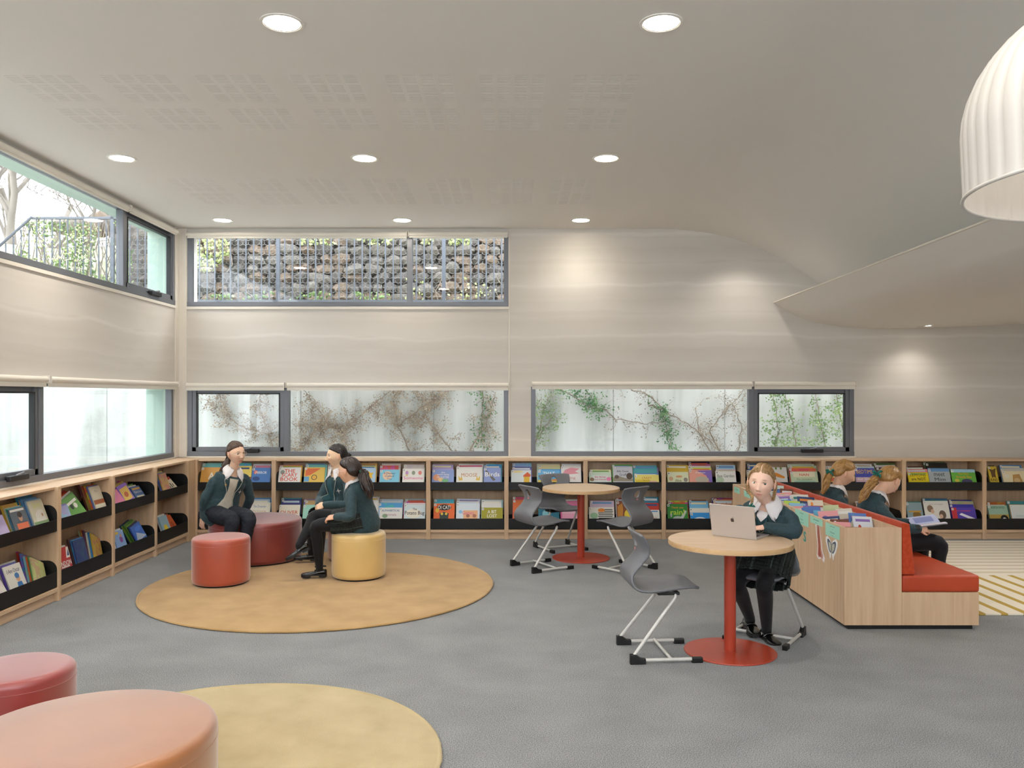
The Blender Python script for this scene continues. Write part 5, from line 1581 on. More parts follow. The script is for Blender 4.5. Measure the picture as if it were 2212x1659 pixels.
# ---- head in its own frame: x to the face, y to her left, z up
def head_point(d):
    x, y, z = d
    X = x * (.097 if x > 0 else .104); Y = y * .0755; Z = z * (.113 if z > 0 else .116)
    if Z < 0:
        t = -Z / .116
        Y *= 1 - .36 * t ** 1.8
        if X < 0: X *= 1 - .55 * t
        else: X *= 1 - .10 * t + .06 * math.sin(t * 3.1)
    else:
        t = Z / .113
        if X > 0: X *= 1 - .06 * t
    return V((X, Y, Z))
def gs(a, s): return math.exp(-(a / s) ** 2)
def head_feat(p):
    x, y, z = p
    if x < .02: return 0.0
    f = .007 * gs(y, .021) * gs(z + .1, .014)
    z += .010                       # young faces sit low on the skull
    ay = abs(y)
    if z > -.042:
        pr = max(0, min(1, (.016 - z) / .042)) if z > -.026 else max(0, 1 - (-.026 - z) / .014)
        f += .021 * gs(y, .0115) * pr + .0035 * gs(y, .010) * gs(z - .012, .02)
    f += .007 * gs(ay - .010, .008) * gs(z + .030, .009)
    f -= .0085 * gs(ay - .031, .016) * gs(z - .012, .013)
    f += .0035 * gs(ay - .030, .022) * gs(z - .033, .009)
    f += .0036 * gs(y, .020) * gs(z + .055, .0065) + .0040 * gs(y, .017) * gs(z + .0675, .0065) - .0028 * gs(y, .022) * gs(z + .0612, .0028)
    f += .004 * gs(ay - .040, .020) * gs(z + .020, .022)
    return f
def mixc(a, b, t): return tuple(x + (y - x) * t for x, y in zip(a, b))
def head_parts(skin, lips, brow):
    nph, nth = 150, 130
    vs, cs, fs = [], [], []
    sk, lp, bw = lin(skin), lin(lips), lin(brow)
    for i in range(nth + 1):
        th = math.pi * i / nth
        for k in range(nph):
            ph = 2 * math.pi * k / nph
            d = (math.sin(th) * math.cos(ph), math.sin(th) * math.sin(ph), math.cos(th))
            p = head_point(d)
            f = head_feat(p)
            c = sk
            if p.x > .02:
                ay = abs(p.y)
                p = V((p.x, p.y, p.z + .010))
                c = mixc(c, lp, min(1, 1.25 * gs(p.y, .0185) * gs(p.z + .0612, .0085)))
                c = mixc(c, mixc(sk, lin('c8685a'), .5), .45 * gs(ay - .042, .018) * gs(p.z + .026, .018))
                c = mixc(c, bw, min(.6, 1.0 * (gs(ay - .031, .017) ** 2) * gs(p.z - .0350 + (ay - .03) * .12, .0034)))
                c = mixc(c, lin('3a2a24'), min(.55, .9 * gs(ay - .031, .013) ** 2 * gs(p.z - .0195, .003)))
                c = mixc(c, mixc(sk, (.25, .1, .08), .4), .6 * gs(ay - .009, .0045) * gs(p.z + .0365, .003))
            vs.append(head_point(d) + V((f, 0, 0)))
            cs.append(c)
    for i in range(nth):
        for k in range(nph):
            a, b = i * nph + k, i * nph + (k + 1) % nph
            fs.append((a, a + nph, b + nph, b))
    return vs, cs, fs
def low_line(x):
    ks = [(-.12, -.078), (-.07, -.072), (-.035, -.040), (-.018, .004), (.02, .026), (.045, .040), (.07, .054), (.10, .062)]
    if x <= ks[0][0]: return ks[0][1]
    for (a, b), (c, d) in zip(ks[:-1], ks[1:]):
        if a <= x <= c: return b + (d - b) * (x - a) / (c - a)
    return ks[-1][1]
def hair_cap(thick=.013, part=None):
    nph, nth = 80, 64
    mb = MB()
    P, F = [], []
    for i in range(nth + 1):
        th = math.pi * i / nth
        for k in range(nph):
            ph = 2 * math.pi * k / nph
            d = V((math.sin(th) * math.cos(ph), math.sin(th) * math.sin(ph), math.cos(th)))
            p = head_point(d)
            f = p.z - low_line(p.x)
            t = max(0, min(1, f / .03)); t = t * t * (3 - 2 * t)
            off = -.004 + (thick + .004) * t + (.006 if p.x < -.02 else 0) * t
            if part: off -= .007 * gs(p.y - part[0], .005) * (1 if p.x > -.03 else 0)
            off += .0016 * math.sin(ph * 26 + 6 * p.z * 20) * t
            P.append(p + d * off); F.append(f)
    for i in range(nth):
        for k in range(nph):
            q = (i * nph + k, (i + 1) * nph + k, (i + 1) * nph + (k + 1) % nph, i * nph + (k + 1) % nph)
            if max(F[j] for j in q) > -.006: mb.f.append(q); mb.c.append(None)
    mb.v = [tuple(p) for p in P]
    me = mb.mesh('hair')
    bm = bmesh.new(); bm.from_mesh(me)
    bmesh.ops.remove_doubles(bm, verts=bm.verts, dist=1e-5)
    bmesh.ops.delete(bm, geom=[v for v in bm.verts if not v.link_faces], context='VERTS')
    bm.to_mesh(me); bm.free(); me.shade_smooth()
    return me

def hand(mb, wrist, fwd, back, thumb_side, curl=18, spread=5, size=1.0):
    """fwd: along the hand, back: out of the back of the hand, thumb_side: +-1 picks which edge carries the thumb"""
    f = V(fwd).normalized(); b = V(back); b = (b - f * b.dot(f)).normalized(); s = f.cross(b) * thumb_side
    w = V(wrist)
    L = .078 * size
    limb(mb, [w - f * .02, w + f * .015, w + f * L * .6, w + f * L], [(.021 * size, .017 * size), (.024 * size, .016 * size), (.036 * size, .014 * size), (.036 * size, .011 * size)], side=s, n=12, sub=3)
    for k, (ln, o) in enumerate([(.064, .027), (.072, .009), (.067, -.009), (.053, -.026)]):
        base = w + f * L * .93 + s * o * size
        d = (f + s * math.sin(R(spread * (1.5 - k)))).normalized()
        pts = [base - d * .012]; p = base; c = 0
        for seg, fr in enumerate((.45, .31, .24)):
            c += R(curl * (1.0 + .5 * seg))
            dd = (d * math.cos(c) - b * math.sin(c))
            pts.append(p); p = p + dd * ln * fr * size
        pts.append(p)
        limb(mb, pts, [.0088 * size, .0088 * size, .0083 * size, .0078 * size, .0066 * size], n=8, sub=2)
    base = w + f * L * .25 + s * .022 * size
    d = (f * .72 + s * .62 - b * .25).normalized()
    p1 = base + d * .032 * size; p2 = p1 + (f * .9 + s * .25 - b * .25).normalized() * .026 * size
    limb(mb, [base - d * .02 * size, base, p1, p2], [.012 * size, .0125 * size, .0100 * size, .0075 * size], n=8, sub=2)

def shoe(mb_up, mb_sole, mb_strap, ankle, toe, up=(0, 0, 1), k=1.0):
    f = V(toe).normalized(); u = V(up); u = (u - f * u.dot(f)).normalized(); s = f.cross(u)
    o = V(ankle) - u * .082 * k
    prof = [(-.066, .016, .030, .060), (-.058, .028, .026, .066), (-.035, .034, .026, .068), (.0, .033, .024, .062), (.035, .034, .022, .052), (.075, .041, .020, .045), (.115, .043, .019, .040), (.145, .036, .020, .034), (.163, .018, .022, .027)]
    rings = []
    for l, hw, zb, zt in prof:
        c = o + f * l * k
        r = []
        for j in range(14):
            a = 2 * math.pi * j / 14
            zz = (zb + zt) / 2 + (zt - zb) / 2 * math.sin(a)
            ww = hw * (abs(math.cos(a)) ** .75) * (1 if math.cos(a) >= 0 else -1) * (1.0 if math.sin(a) < 0 else .92)
            r.append(c + s * ww * k + u * zz * k)
        rings.append(r)
    mb_up.loft(rings)
    for zs, zt, rng_ in ((.012, .026, prof), (0.0, .013, prof[:4]), (0.0, .013, prof[5:])):
        pl = [(l, hw + .003) for l, hw, _, _ in rng_]
        out = [o + f * l * k + s * hw * k for l, hw in pl] + [o + f * l * k - s * hw * k for l, hw in pl[::-1]]
        n = len(out)
        mb_sole.add([p + u * zs * k for p in out] + [p + u * zt * k for p in out], [tuple(range(n))[::-1], tuple(range(n, 2 * n))] + [(j, (j + 1) % n, n + (j + 1) % n, n + j) for j in range(n)])
    pts = [o + f * .038 * k + s * (.036 * math.cos(R(a))) * k + u * (.034 + .024 * math.sin(R(a))) * k for a in range(0, 181, 20)]
    mb_strap.tube(pts, .006 * k, 6)

class Person:
    def __init__(s, label, base, skin='e3b596', lips='c0736a', brow='6b4a38'):
        s.o = V(base)
        s.root = thing('person', label, 'person', base)
        s.skin, s.lips, s.brow = skin, lips, brow
        s.body = MB()
    def l(s, p): return V(p) - s.o
    def frame(s, pelvis, neck, sr, sl):
        s.pelvis, s.neck, s.sr, s.sl = s.l(pelvis), s.l(neck), s.l(sr), s.l(sl)
        s.up = (s.neck - s.pelvis).normalized()
        r = s.sr - s.sl; s.r = (r - s.up * r.dot(s.up)).normalized()
        s.f = s.up.cross(s.r)
    def head(s, centre, face, tilt=0, scale=1.0):
        """centre of the skull, face direction, roll in degrees"""
        f = V(face).normalized()
        u = V((0, 0, 1)); u = (u - f * u.dot(f)).normalized()
        u = Matrix.Rotation(R(tilt), 3, f) @ u
        lft = u.cross(f)
        c = s.l(centre)
        s.hs = scale
        s.HM = Matrix(((f.x * scale, lft.x * scale, u.x * scale, c.x), (f.y * scale, lft.y * scale, u.y * scale, c.y), (f.z * scale, lft.z * scale, u.z * scale, c.z), (0, 0, 0, 1)))
        s.hf, s.hl, s.hu, s.hc = f, lft, u, c
    def hp(s, x, y, z): return s.HM @ V((x, y, z))
    def build_body(s, arms, legs, hands):
        b = MB()
        limb(b, [s.pelvis - s.up * .02, s.pelvis + s.up * .15, s.neck - s.up * .12, s.neck - s.up * .02], [(.12, .09), (.10, .075), (.115, .08), (.07, .05)], side=s.r)
        limb(b, [s.neck - s.up * .06, s.neck, s.hp(-.018, 0, -.075), s.hp(-.012, 0, -.03)], [(.058, .052), .047, .045, .046])
        for A in arms:
            A = [s.l(p) for p in A]
            limb(b, [A[0], A[0].lerp(A[1], .5), A[1], A[1].lerp(A[2], .55), A[2]], [.036, .032, .028, .026, .022])
        for h_, k_, a_ in legs:
            h_, k_, a_ = s.l(h_), s.l(k_), s.l(a_)
            limb(b, [h_, h_.lerp(k_, .5), k_, k_.lerp(a_, .35), a_], [.052, .046, .034, .032, .022])
        me = fuse(b, .009, 3)
        vs = [v.co.copy() for v in me.vertices]; fs = [tuple(p.vertices) for p in me.polygons]
        cs = [lin(s.skin)] * len(vs)
        bpy.data.meshes.remove(me)
        hv, hc, hfs = head_parts(s.skin, s.lips, s.brow)
        o = len(vs)
        vs += [s.HM @ p for p in hv]; cs += hc; fs += [tuple(i + o for i in f) for f in hfs]
        e = MB()
        for sd in (-1, 1):
            ec = V((-.004, sd * .0755, -.006))
            rings = []
            for j in range(9):
                a = R(-80 + 20 * j)
                rings.append([ec + V((.017 * math.cos(a) * math.cos(2 * math.pi * k / 10) - .006 * math.sin(a), sd * (.004 + .008 * math.cos(a) * math.sin(2 * math.pi * k / 10)) + sd * .004, .031 * math.sin(a))) for k in range(10)])
            e.loft(rings)
        o = len(vs); ear = mixc(lin(s.skin), lin('d08068'), .25)
        vs += [s.HM @ V(p) for p in e.v]; cs += [ear] * len(e.v); fs += [tuple(i + o for i in f) for f in e.f]
        h = MB()
        for args in hands: hand(h, s.l(args[0]), *args[1:])
        o = len(vs)
        vs += [V(p) for p in h.v]; cs += [mixc(lin(s.skin), lin('d68a72'), .15)] * len(h.v); fs += [tuple(i + o for i in f) for f in h.f]
        me = bpy.data.meshes.new('body')
        me.from_pydata([tuple(p) for p in vs], [], fs)
        bm = bmesh.new(); bm.from_mesh(me); bmesh.ops.recalc_face_normals(bm, faces=bm.faces); bm.to_mesh(me); bm.free()
        ca = me.color_attributes.new('Col', 'FLOAT_COLOR', 'POINT')
        for i, c in enumerate(cs): ca.data[i].color = (*c, 1)
        me.shade_smooth()
        link('body', me, SKINM, s.root)
    def eyes(s, gaze=(1, 0, 0), iris='5a4a3a'):
        for sd in (-1, 1):
            m = MB()
            c = V((.0700, sd * .0305, .0010)); r = .0136
            g = V(gaze).normalized()
            bmx = bmesh.new(); bmesh.ops.create_uvsphere(bmx, u_segments=20, v_segments=14, radius=r)
            vs = [v.co.copy() for v in bmx.verts]; fs = [tuple(v.index for v in f.verts) for f in bmx.faces]; bmx.free()
            rot = V((0, 0, 1)).rotation_difference(g).to_matrix()
            vs = [rot @ v for v in vs]
            for f in fs:
                ctr = sum((vs[i] for i in f), V()) / len(f)
                d = ctr.normalized().dot(g)
                lid = '%02x%02x%02x' % tuple(int(int(s.skin[q:q + 2], 16) * .90) for q in (0, 2, 4))
                m.cur = lid if (ctr.z > .0066 or ctr.z < -.0066) else '14100e' if d > .955 else iris if d > .80 else 'e6dfd8'
                m.add([s.HM @ (c + vs[i]) for i in f], [tuple(range(len(f)))])
            o = m.obj('eye', mat('eye_surface', rough=.12, build=vcol), s.root)
    def hair(s, m, thick=.013, part=None):
        o = link('hair', hair_cap(thick, part), m, s.root)
        o.matrix_basis = s.HM
        s.hairo = o; s.hm = m
        return o
    def tail(s, pts, radii, n_str=14, seed=1, name='ponytail', wav=.012):
        """pts in world; loose hair as one bundle of thick locks"""
        r = random.Random(seed)
        P = [s.l(p) for p in pts]
        b = MB()
        C = catmull(P, 5); RA = catmull([V((x, 0, 0)) for x in radii], 5)
        limb(b, C, [max(.004, x.x * .82) for x in RA], n=12, sub=1)
        for k in range(n_str):
            a = r.uniform(0, 6.28); ph = r.uniform(0, 6.28); q = []
            rad = r.uniform(.55, .95)
            end = r.randint(int(len(C) * .8), len(C))
            for i in range(end):
                t = (C[min(i + 1, len(C) - 1)] - C[max(i - 1, 0)]).normalized()
                u = t.orthogonal().normalized(); w = t.cross(u)
                aa = a + .35 * math.sin(i * .5 + ph)
                q.append(C[i] + (u * math.cos(aa) + w * math.sin(aa)) * RA[i].x * rad + u * wav * math.sin(i * .7 + ph) * i / len(C))
            if len(q) > 3: b.tube(q, [max(.0025, RA[i].x * .26 * (1 - .6 * i / len(q))) for i in range(len(q))], 6)
        o = b.obj(name, s.hm, s.root, smooth=70)
        return o
    def torso(s, hem=.03, a=(.178, .170, .148, .162, .150, .088), b=(.145, .132, .112, .118, .090, .066), arms=(), fold=.006, seed=0, back=0.0, name='blazer', m=None, lean=0):
        """jacket: rings from hem to neck, plus the sleeves"""
        L = (s.neck - s.pelvis).length
        mb = MB()
        cen = [s.pelvis - s.up * hem, s.pelvis + s.up * .07, s.pelvis + s.up * L * .45 - s.f * back * .5, s.pelvis + s.up * L * .72 - s.f * back, s.pelvis + s.up * L * .88 - s.f * back * .5, s.neck - s.up * .105]
        limb(mb, cen, list(zip(a, b)), side=s.r, n=28)
        for sd, A in zip((1, -1), arms):
            A = [s.l(p) for p in A]
            limb(mb, [A[0] + (s.neck - A[0]) * .38, A[0], A[0] + (A[1] - A[0]) * .5, A[1], A[1] + (A[2] - A[1]) * .55, A[2]], [.036, .049, .049, .046, .042, .038], n=16)
        me = fuse(mb, .0085, 5, fold, 9, seed)
        s.blz = link(name, me, m or BLAZER, s.root)
        s.bvh = BVHTree.FromPolygons([v.co for v in me.vertices], [tuple(p.vertices) for p in me.polygons])
        return s.blz
    def skin_on(s, u, v, off, back=False):
        """point on the jacket front (or back); u to her left, v up from the neck base"""
        d = -s.f if not back else s.f
        o = s.neck + s.up * v - s.r * u - d * getattr(s, 'ray', .21)
        hit = s.bvh.ray_cast(o, d, .4)
        if hit[0] is None:
            q = s.neck + s.up * v - s.r * u
            hit = s.bvh.find_nearest(q)
            return hit[0] + hit[1] * off
        return hit[0] - d * off
    def drape(s, rows, off, m, name, parent=None, nx=8, thick=.002, back=False):
        """rows: list of (v, u_left, u_right)"""
        fine = []
        for (v0, a0, b0), (v1, a1, b1) in zip(rows[:-1], rows[1:]):
            for k in range(6):
                t = k / 6; fine.append((v0 + (v1 - v0) * t, a0 + (a1 - a0) * t, b0 + (b1 - b0) * t))
        fine.append(rows[-1])
        mb = MB()
        g = [[s.skin_on(a + (b - a) * k / nx, v, off, back) for k in range(nx + 1)] for v, a, b in fine]
        mb.grid(g)
        o = mb.obj(name, m, parent or s.root, smooth=60)
        md = o.modifiers.new('t', 'SOLIDIFY'); md.thickness = thick; md.offset = 0
        return o
    def line(s, pts, off, m, name, r=.0026, parent=None, back=False):
        q = []
        for (u0, v0), (u1, v1) in zip(pts[:-1], pts[1:]):
            n = max(2, int(math.hypot(u1 - u0, v1 - v0) / .012))
            for k in range(n): q.append(s.skin_on(u0 + (u1 - u0) * k / n, v0 + (v1 - v0) * k / n, off, back))
        q.append(s.skin_on(*pts[-1], off, back))
        return MB().tube(q, r, 6).obj(name, m, parent or s.root, smooth=70)
    def outside(s, p, d):
        h = s.bvh.find_nearest(p)
        if h[0] is not None and (p - h[0]).dot(h[1]) < d:
            return h[0] + h[1] * d
        return p
    def collar(s, w=1.0, drop=1.0, off=.010, gap=1.0):
        """stand round the neck and two pointed flaps folded over the jacket"""
        def pol(a, rr, h, sd=1): return s.neck + s.up * h + s.r * (-sd) * rr * 1.05 * math.sin(R(a)) + s.f * rr * math.cos(R(a))
        mb = MB()
        mb.grid([[pol(a, rr, v) for a in range(28, 333, 16)] for v, rr in ((-.05, .070), (-.02, .064), (.005, .058), (.026, .053))])
        o = mb.obj('shirt_collar', COLLAR, s.root, smooth=60)
        md = o.modifiers.new('t', 'SOLIDIFY'); md.thickness = .003
        keys = [(10, .064, .0), (20, .088, -.045), (33, .108, -.088), (50, .106, -.056), (75, .098, -.028), (110, .088, -.010), (150, .077, -.002), (178, .074, -.001)]
        for sd in (-1, 1):
            rows = []
            for t in (0, .2, .45, .7, 1.0):
                row = []
                for a0 in (10, 15, 20, 26, 33, 41, 50, 62, 75, 92, 110, 130, 150, 178):
                    for (k0, r0, h0), (k1, r1, h1) in zip(keys[:-1], keys[1:]):
                        if k0 <= a0 <= k1:
                            q = (a0 - k0) / (k1 - k0); ro, ho = r0 + (r1 - r0) * q, h0 + (h1 - h0) * q
                    ri, hi = .0545, .030 - .016 * max(0, (40 - a0) / 30)
                    arch = .010 * math.sin(t * math.pi) * (1 - t * .5)
                    a1 = a0 * (gap if a0 < 40 else 1)
                    p = pol(a1, ri + (ro * w - ri) * (t ** .85), hi + (ho * drop - hi) * t ** 1.15 + arch, sd)
                    row.append(s.outside(p, off) if t > .3 else p)
                rows.append(row)
            fm = MB(); fm.grid(rows)
            k = fm.obj('collar_flap', COLLAR, o, smooth=70)
            md = k.modifiers.new('t', 'SOLIDIFY'); md.thickness = .003
        return o
    def lapels(s, vdepth=.24, wtop=.05, lw=.05, panel=COLLAR, piping=True, pname='shirt_front', open_to=None, crest=True):
        """front opening: panel in the V, lapels with pale piping; open_to: (v, half widths) of an unbuttoned jacket"""
        if open_to:
            rows = [(-.065, -wtop, wtop)] + [(v, -a, b) for v, a, b in open_to]
        else:
            rows = [(-.065, -wtop, wtop), (-vdepth * .6, -wtop * .55, wtop * .55), (-vdepth, -.002, .002)]
        s.drape(rows, .004, panel, pname)
        for sd in (-1, 1):
            if open_to:
                ins = [(v, (b if sd > 0 else a)) for v, a, b in [(-.075, wtop, wtop)] + list(open_to)]
            else:
                ins = [(-.075, wtop), (-vdepth * .6, wtop * .55), (-vdepth, .002)]
            wd = lw
            vb = -vdepth
            rr = []
            for v, u in ins:
                if v < vb - .02: continue
                t = (v - vb) / (-.03 - vb) if vb != -.03 else 0
                t = max(0, min(1, t))
                width = wd * (1 if t > .55 else t / .55)
                rr.append((v, sd * u, sd * (u + max(.004, width))))
            # refine near the notch
            s.drape(rr, .007, LAPEL, 'lapel', s.blz)
            if piping:
                outl = [(sd * (abs(b) + .001), v) for v, a, b in rr]
                outl = [(sd * abs(rr[0][1]) + sd * wd * .4, rr[0][0])] + [(x, y) for x, y in outl if y < -.05]
                if open_to: outl += [(sd * (b if sd > 0 else a), v) for v, a, b in open_to if v < vb - .02]
                if len(outl) > 1: s.line(outl, .010, PIPING, 'piping', parent=s.blz)
        if crest:
            cu, cv = .095, -.19
            pts = []
            for k in range(16):
                a = 2 * math.pi * k / 16; rr = .030 if k % 4 == 0 else .010 if k % 2 == 0 else .012
                pts.append(s.skin_on(cu + rr * .8 * math.sin(a), cv + rr * math.cos(a), .006))
            mb = MB(); mb.add([s.skin_on(cu, cv, .008)] + pts, [(0, 1 + k, 1 + (k + 1) % 16) for k in range(16)])
            mb.obj('crest', SILV, s.blz)
    def skirt(s, hips, hem, a0=.175, a1=.20, b0=.12, b1=.095, pleats=26, dz=-.02):
        """pleated skirt from the pelvis to the hem centre (world point)"""
        h = s.l(hem)
        P = [s.pelvis + V((0, 0, .03)), s.pelvis.lerp(h, .35) + V((0, 0, .01)), s.pelvis.lerp(h, .7), h + V((0, 0, dz))]
        C = catmull(P, 4)
        n = pleats * 4
        rings = []
        cols = []
        for i, c in enumerate(C):
            t = i / (len(C) - 1)
            ax = (C[min(i + 1, len(C) - 1)] - C[max(i - 1, 0)]).normalized()
            sd = s.r - ax * s.r.dot(ax); sd.normalize(); w = ax.cross(sd)
            a, b = a0 + (a1 - a0) * t, b0 + (b1 - b0) * t
            ring = []
            for k in range(n):
                g = 2 * math.pi * k / n
                m_ = 1 + .035 * t * ((k % 4) - 1.5) / 1.5
                sx = abs(math.cos(g)) ** .8 * (1 if math.cos(g) >= 0 else -1); sy = abs(math.sin(g)) ** .8 * (1 if math.sin(g) >= 0 else -1)
                ring.append(c + sd * a * sx * m_ + w * b * sy * m_)
            rings.append(ring)
        mb = MB()
        for i in range(len(rings) - 1):
            for k in range(n):
                mb.cur = '46524d' if k % 8 == 0 else '141a1c' if (k // 4) % 2 else '18211f'
                mb.add([rings[i][k], rings[i][(k + 1) % n], rings[i + 1][(k + 1) % n], rings[i + 1][k]], [(0, 1, 2, 3)])
        me = mb.mesh('skirt'); me.shade_smooth()
        o = link('skirt', me, mat('striped_skirt_wool', rough=.8, build=vcol), s.root)
        md = o.modifiers.new('t', 'SOLIDIFY'); md.thickness = .004
        return o
    def legs(s, legs, m, name, rad=(.080, .070, .052, .050, .033), fold=0.0, seed=0):
        mb = MB()
        for h, k, a in legs:
            h, k, a = s.l(h), s.l(k), s.l(a)
            limb(mb, [h, h.lerp(k, .5), k, k.lerp(a, .35), a, a - (k - a).normalized() * .0 + V((0, 0, -.02))], [rad[0], rad[1], rad[2], rad[3], rad[4], rad[4]], n=18)
        me = fuse(mb, .0085, 4, fold, 10, seed)
        return link(name, me, m, s.root)
    def shoes(s, feet, k=1.0):
        for ank, toe, up in feet:
            u, so, st = MB(), MB(), MB()
            shoe(u, so, st, s.l(ank), toe, up, k)
            o = u.obj('shoe', SHOE, s.root, smooth=50)
            so.obj('sole', SOLE, o, bevel=.002, seg=1)
            st.obj('strap', SHOE, o, smooth=60)
    def glasses(s, m, r=.021):
        mb = MB()
        for sd in (-1, 1):
            c = V((.099, sd * .031, .000))
            mb.tube([s.HM @ (c + V((-.006 * abs(math.cos(a)), r * 1.1 * math.cos(a), r * .92 * math.sin(a)))) for a in [2 * math.pi * k / 20 for k in range(21)]], .0017 * s.hs, 6)
            mb.tube([s.HM @ V(p) for p in ((.092, sd * .053, .004), (.07, sd * .073, .005), (.0, sd * .084, .004))], .0016 * s.hs, 6)
        mb.tube([s.HM @ V(p) for p in ((.101, -.009, .004), (.106, 0, .007), (.101, .009, .004))], .0016 * s.hs, 6)
        o = mb.obj('glasses', m, s.root, smooth=60)
        for sd in (-1, 1):
            mb = MB(); c = V((.098, sd * .031, .000))
            mb.add([s.HM @ (c + V((-.006 * abs(math.cos(a)), r * 1.05 * math.cos(a), r * .88 * math.sin(a)))) for a in [2 * math.pi * k / 20 for k in range(20)]], [tuple(range(20))])
            mb.obj('lens', GLASS, o)

# ---------------------------------------------------------------- 1: girl in trousers on the wide dark red pouf
ZP = RZ + .42
g = Person('girl in dark blazer and navy trousers sitting on the dark red pouf', (-2.9, 8.35, ZP), skin='e8bfa2', lips='cc7468', brow='7a5844')
g.frame(at(474, 1108, 8.35), at(504, 1014, 8.30), at(464, 1038, 8.22), at(530, 1034, 8.40))
g.head(at(510, 979, 8.26), (.78, -.62, -.02), 5, 1.0)
RA = (at(463, 1040, 8.22), at(441, 1080, 8.18), at(440, 1116, 8.34))
LA = (at(531, 1037, 8.42), at(540, 1076, 8.50), at(528, 1108, 8.62))
hR, kR, aR = at(461, 1108, 8.28), at(501, 1124, 7.98), at(492, 1210, 7.96)
hL, kL, aL = at(490, 1106, 8.42), at(537, 1120, 8.08), at(521, 1212, 8.0)
g.build_body([RA, LA], [(hR, kR, aR), (hL, kL, aL)], [(RA[2], (-.25, .1, -.9), (-.5, -.8, 0), 1, 12), (LA[2], (.3, .2, -.9), (.6, .6, 0), -1, 12)])
g.eyes((1, -.1, 0), '6a5a4a')
g.hair(H_BROWN, .010, (.0,))
g.tail([g.o + g.hp(-.10, 0, -.02), g.o + g.hp(-.125, .01, -.06), at(484, 1010, 8.36), at(476, 1022, 8.44)], [.026, .034, .034, .012], 16, 3, 'ponytail', .02)
g.torso(.035, arms=(RA, LA), seed=1, fold=.008)
g.lapels(.20, .046, .045, GREYSHIRT, True, 'grey_shirt_front', [(-.10, .044, .038), (-.20, .040, .034), (-.27, .050, .038), (-.36, .095, .060), (-.43, .115, .085)])
g.collar(1.08, 1.05, .012, 1.35)
mb = MB(); mb.add([g.skin_on(-.075 + .014 * math.sin(a) * (1 if k % 2 == 0 else .4), -.13 + .016 * math.cos(a) * (1 if k % 2 == 0 else .4), .012) for k, a in enumerate([math.pi * j / 4 for j in range(8)])], [tuple(range(8))])
mb.obj('lapel_pin', GOLD, g.blz)
g.legs([(hR, kR, aR), (hL, kL, aL)], TROUSER, 'trousers', (.094, .086, .072, .062, .056), .009, 2)
g.shoes([(aR, (.25, -1, 0), (0, 0, 1)), (aL, (.3, -1, 0), (0, 0, 1))])
g.glasses(mat('thin_gold_frame', 'd9cfc0', .3, .5), .021)

# ---------------------------------------------------------------- 2: girl with clasped hands on the pink pouf
g = Person('girl with clasped hands and dark pulled back hair on the pink pouf', (-1.66, 8.45, ZP), skin='eec9a6', lips='cf8478', brow='4a3830')
g.frame(at(742, 1106, 8.46), at(728, 1016, 8.43), at(707, 1043, 8.50), at(751, 1045, 8.28))
g.head(at(727, 984, 8.40), (-.90, -.38, -.04), 0, .98)
RA = (at(708, 1046, 8.50), at(692, 1078, 8.42), at(689, 1092, 8.16))
LA = (at(752, 1049, 8.28), at(752, 1090, 8.10), at(703, 1091, 8.09))
hR, kR, aR = at(726, 1112, 8.52), at(674, 1117, 8.30), at(672, 1193, 8.36)
hL, kL, aL = at(752, 1112, 8.38), at(694, 1122, 8.10), at(690, 1218, 8.14)
g.build_body([RA, LA], [(hR, kR, aR), (hL, kL, aL)], [(RA[2], (.15, -.6, -.45), (-.8, -.1, .5), -1, 26), (LA[2], (-.9, .05, -.25), (0, -.7, .6), 1, 26)])
g.eyes((1, .1, 0), '2a1c16')
g.hair(H_BLACK, .008)
bun = MB(); limb(bun, [g.hp(-.105, 0, .0), g.hp(-.125, 0, -.005), g.hp(-.140, 0, -.01)], [.022, .027, .016], n=14)
bun.obj('hair_bun', H_BLACK, g.root, smooth=70)
g.torso(.03, a=(.17, .16, .138, .152, .140, .086), arms=(RA, LA), seed=2, fold=.007)
g.lapels(.22, .046, .042, KNIT, True, 'knit_front', [(-.12, .044, .040), (-.22, .048, .040), (-.31, .050, .042)])
g.collar(1.0, 1.0, .011, 1.2)
g.skirt(None, at(690, 1112, 8.22), .18, .175, .11, .075, dz=0)
g.legs([(hR, kR, aR), (hL, kL, aL)], TIGHTS, 'tights')
g.shoes([(aR, (-1, -.25, .12), (.12, 0, 1)), (aL, (-1, -.15, -.0), (0, 0, 1))])

# ---------------------------------------------------------------- 3: girl with ponytail on the yellow pouf, legs crossed
g = Person('girl with glasses and long ponytail on the yellow pouf', (-1.38, 7.70, ZP), skin='e2b292', lips='c47a6c', brow='4a342a')
g.frame(at(782, 1124, 7.72), at(765, 1038, 7.66), at(785, 1062, 7.84), at(757, 1067, 7.52))
g.head(at(754, 1017, 7.62), (-.93, .30, -.10), 0, 1.02)
LA = (at(759, 1069, 7.52), at(757, 1116, 7.42), at(727, 1117, 7.50))
RA = (at(786, 1064, 7.84), at(768, 1104, 7.94), at(728, 1112, 7.76))
hL, kL, aL = at(766, 1128, 7.62), at(683, 1137, 7.60), at(690, 1226, 7.64)
hR, kR, aR = at(772, 1122, 7.80), at(682, 1114, 7.72), at(647, 1176, 7.52)
g.build_body([RA, LA], [(hR, kR, aR), (hL, kL, aL)], [(LA[2], (-.9, .3, -.1), (0, -.5, .85), 1, 20), (RA[2], (-.9, -.2, -.1), (0, .2, .9), -1, 20)])
g.eyes((1, 0, 0), '3a2a22')
g.hair(H_DARK, .014)
tie = MB(); tie.lathe([(.020, -.008), (.027, -.004), (.027, .004), (.020, .008)], 20)
TM = frame_m(g.hp(-.122, 0, -.014), g.hl, (g.hu * 1.0 + g.hf * .4))
tm2 = MB(); tm2.add([TM @ V((p[0], p[1] * 1, p[2])) for p in tie.v], tie.f)
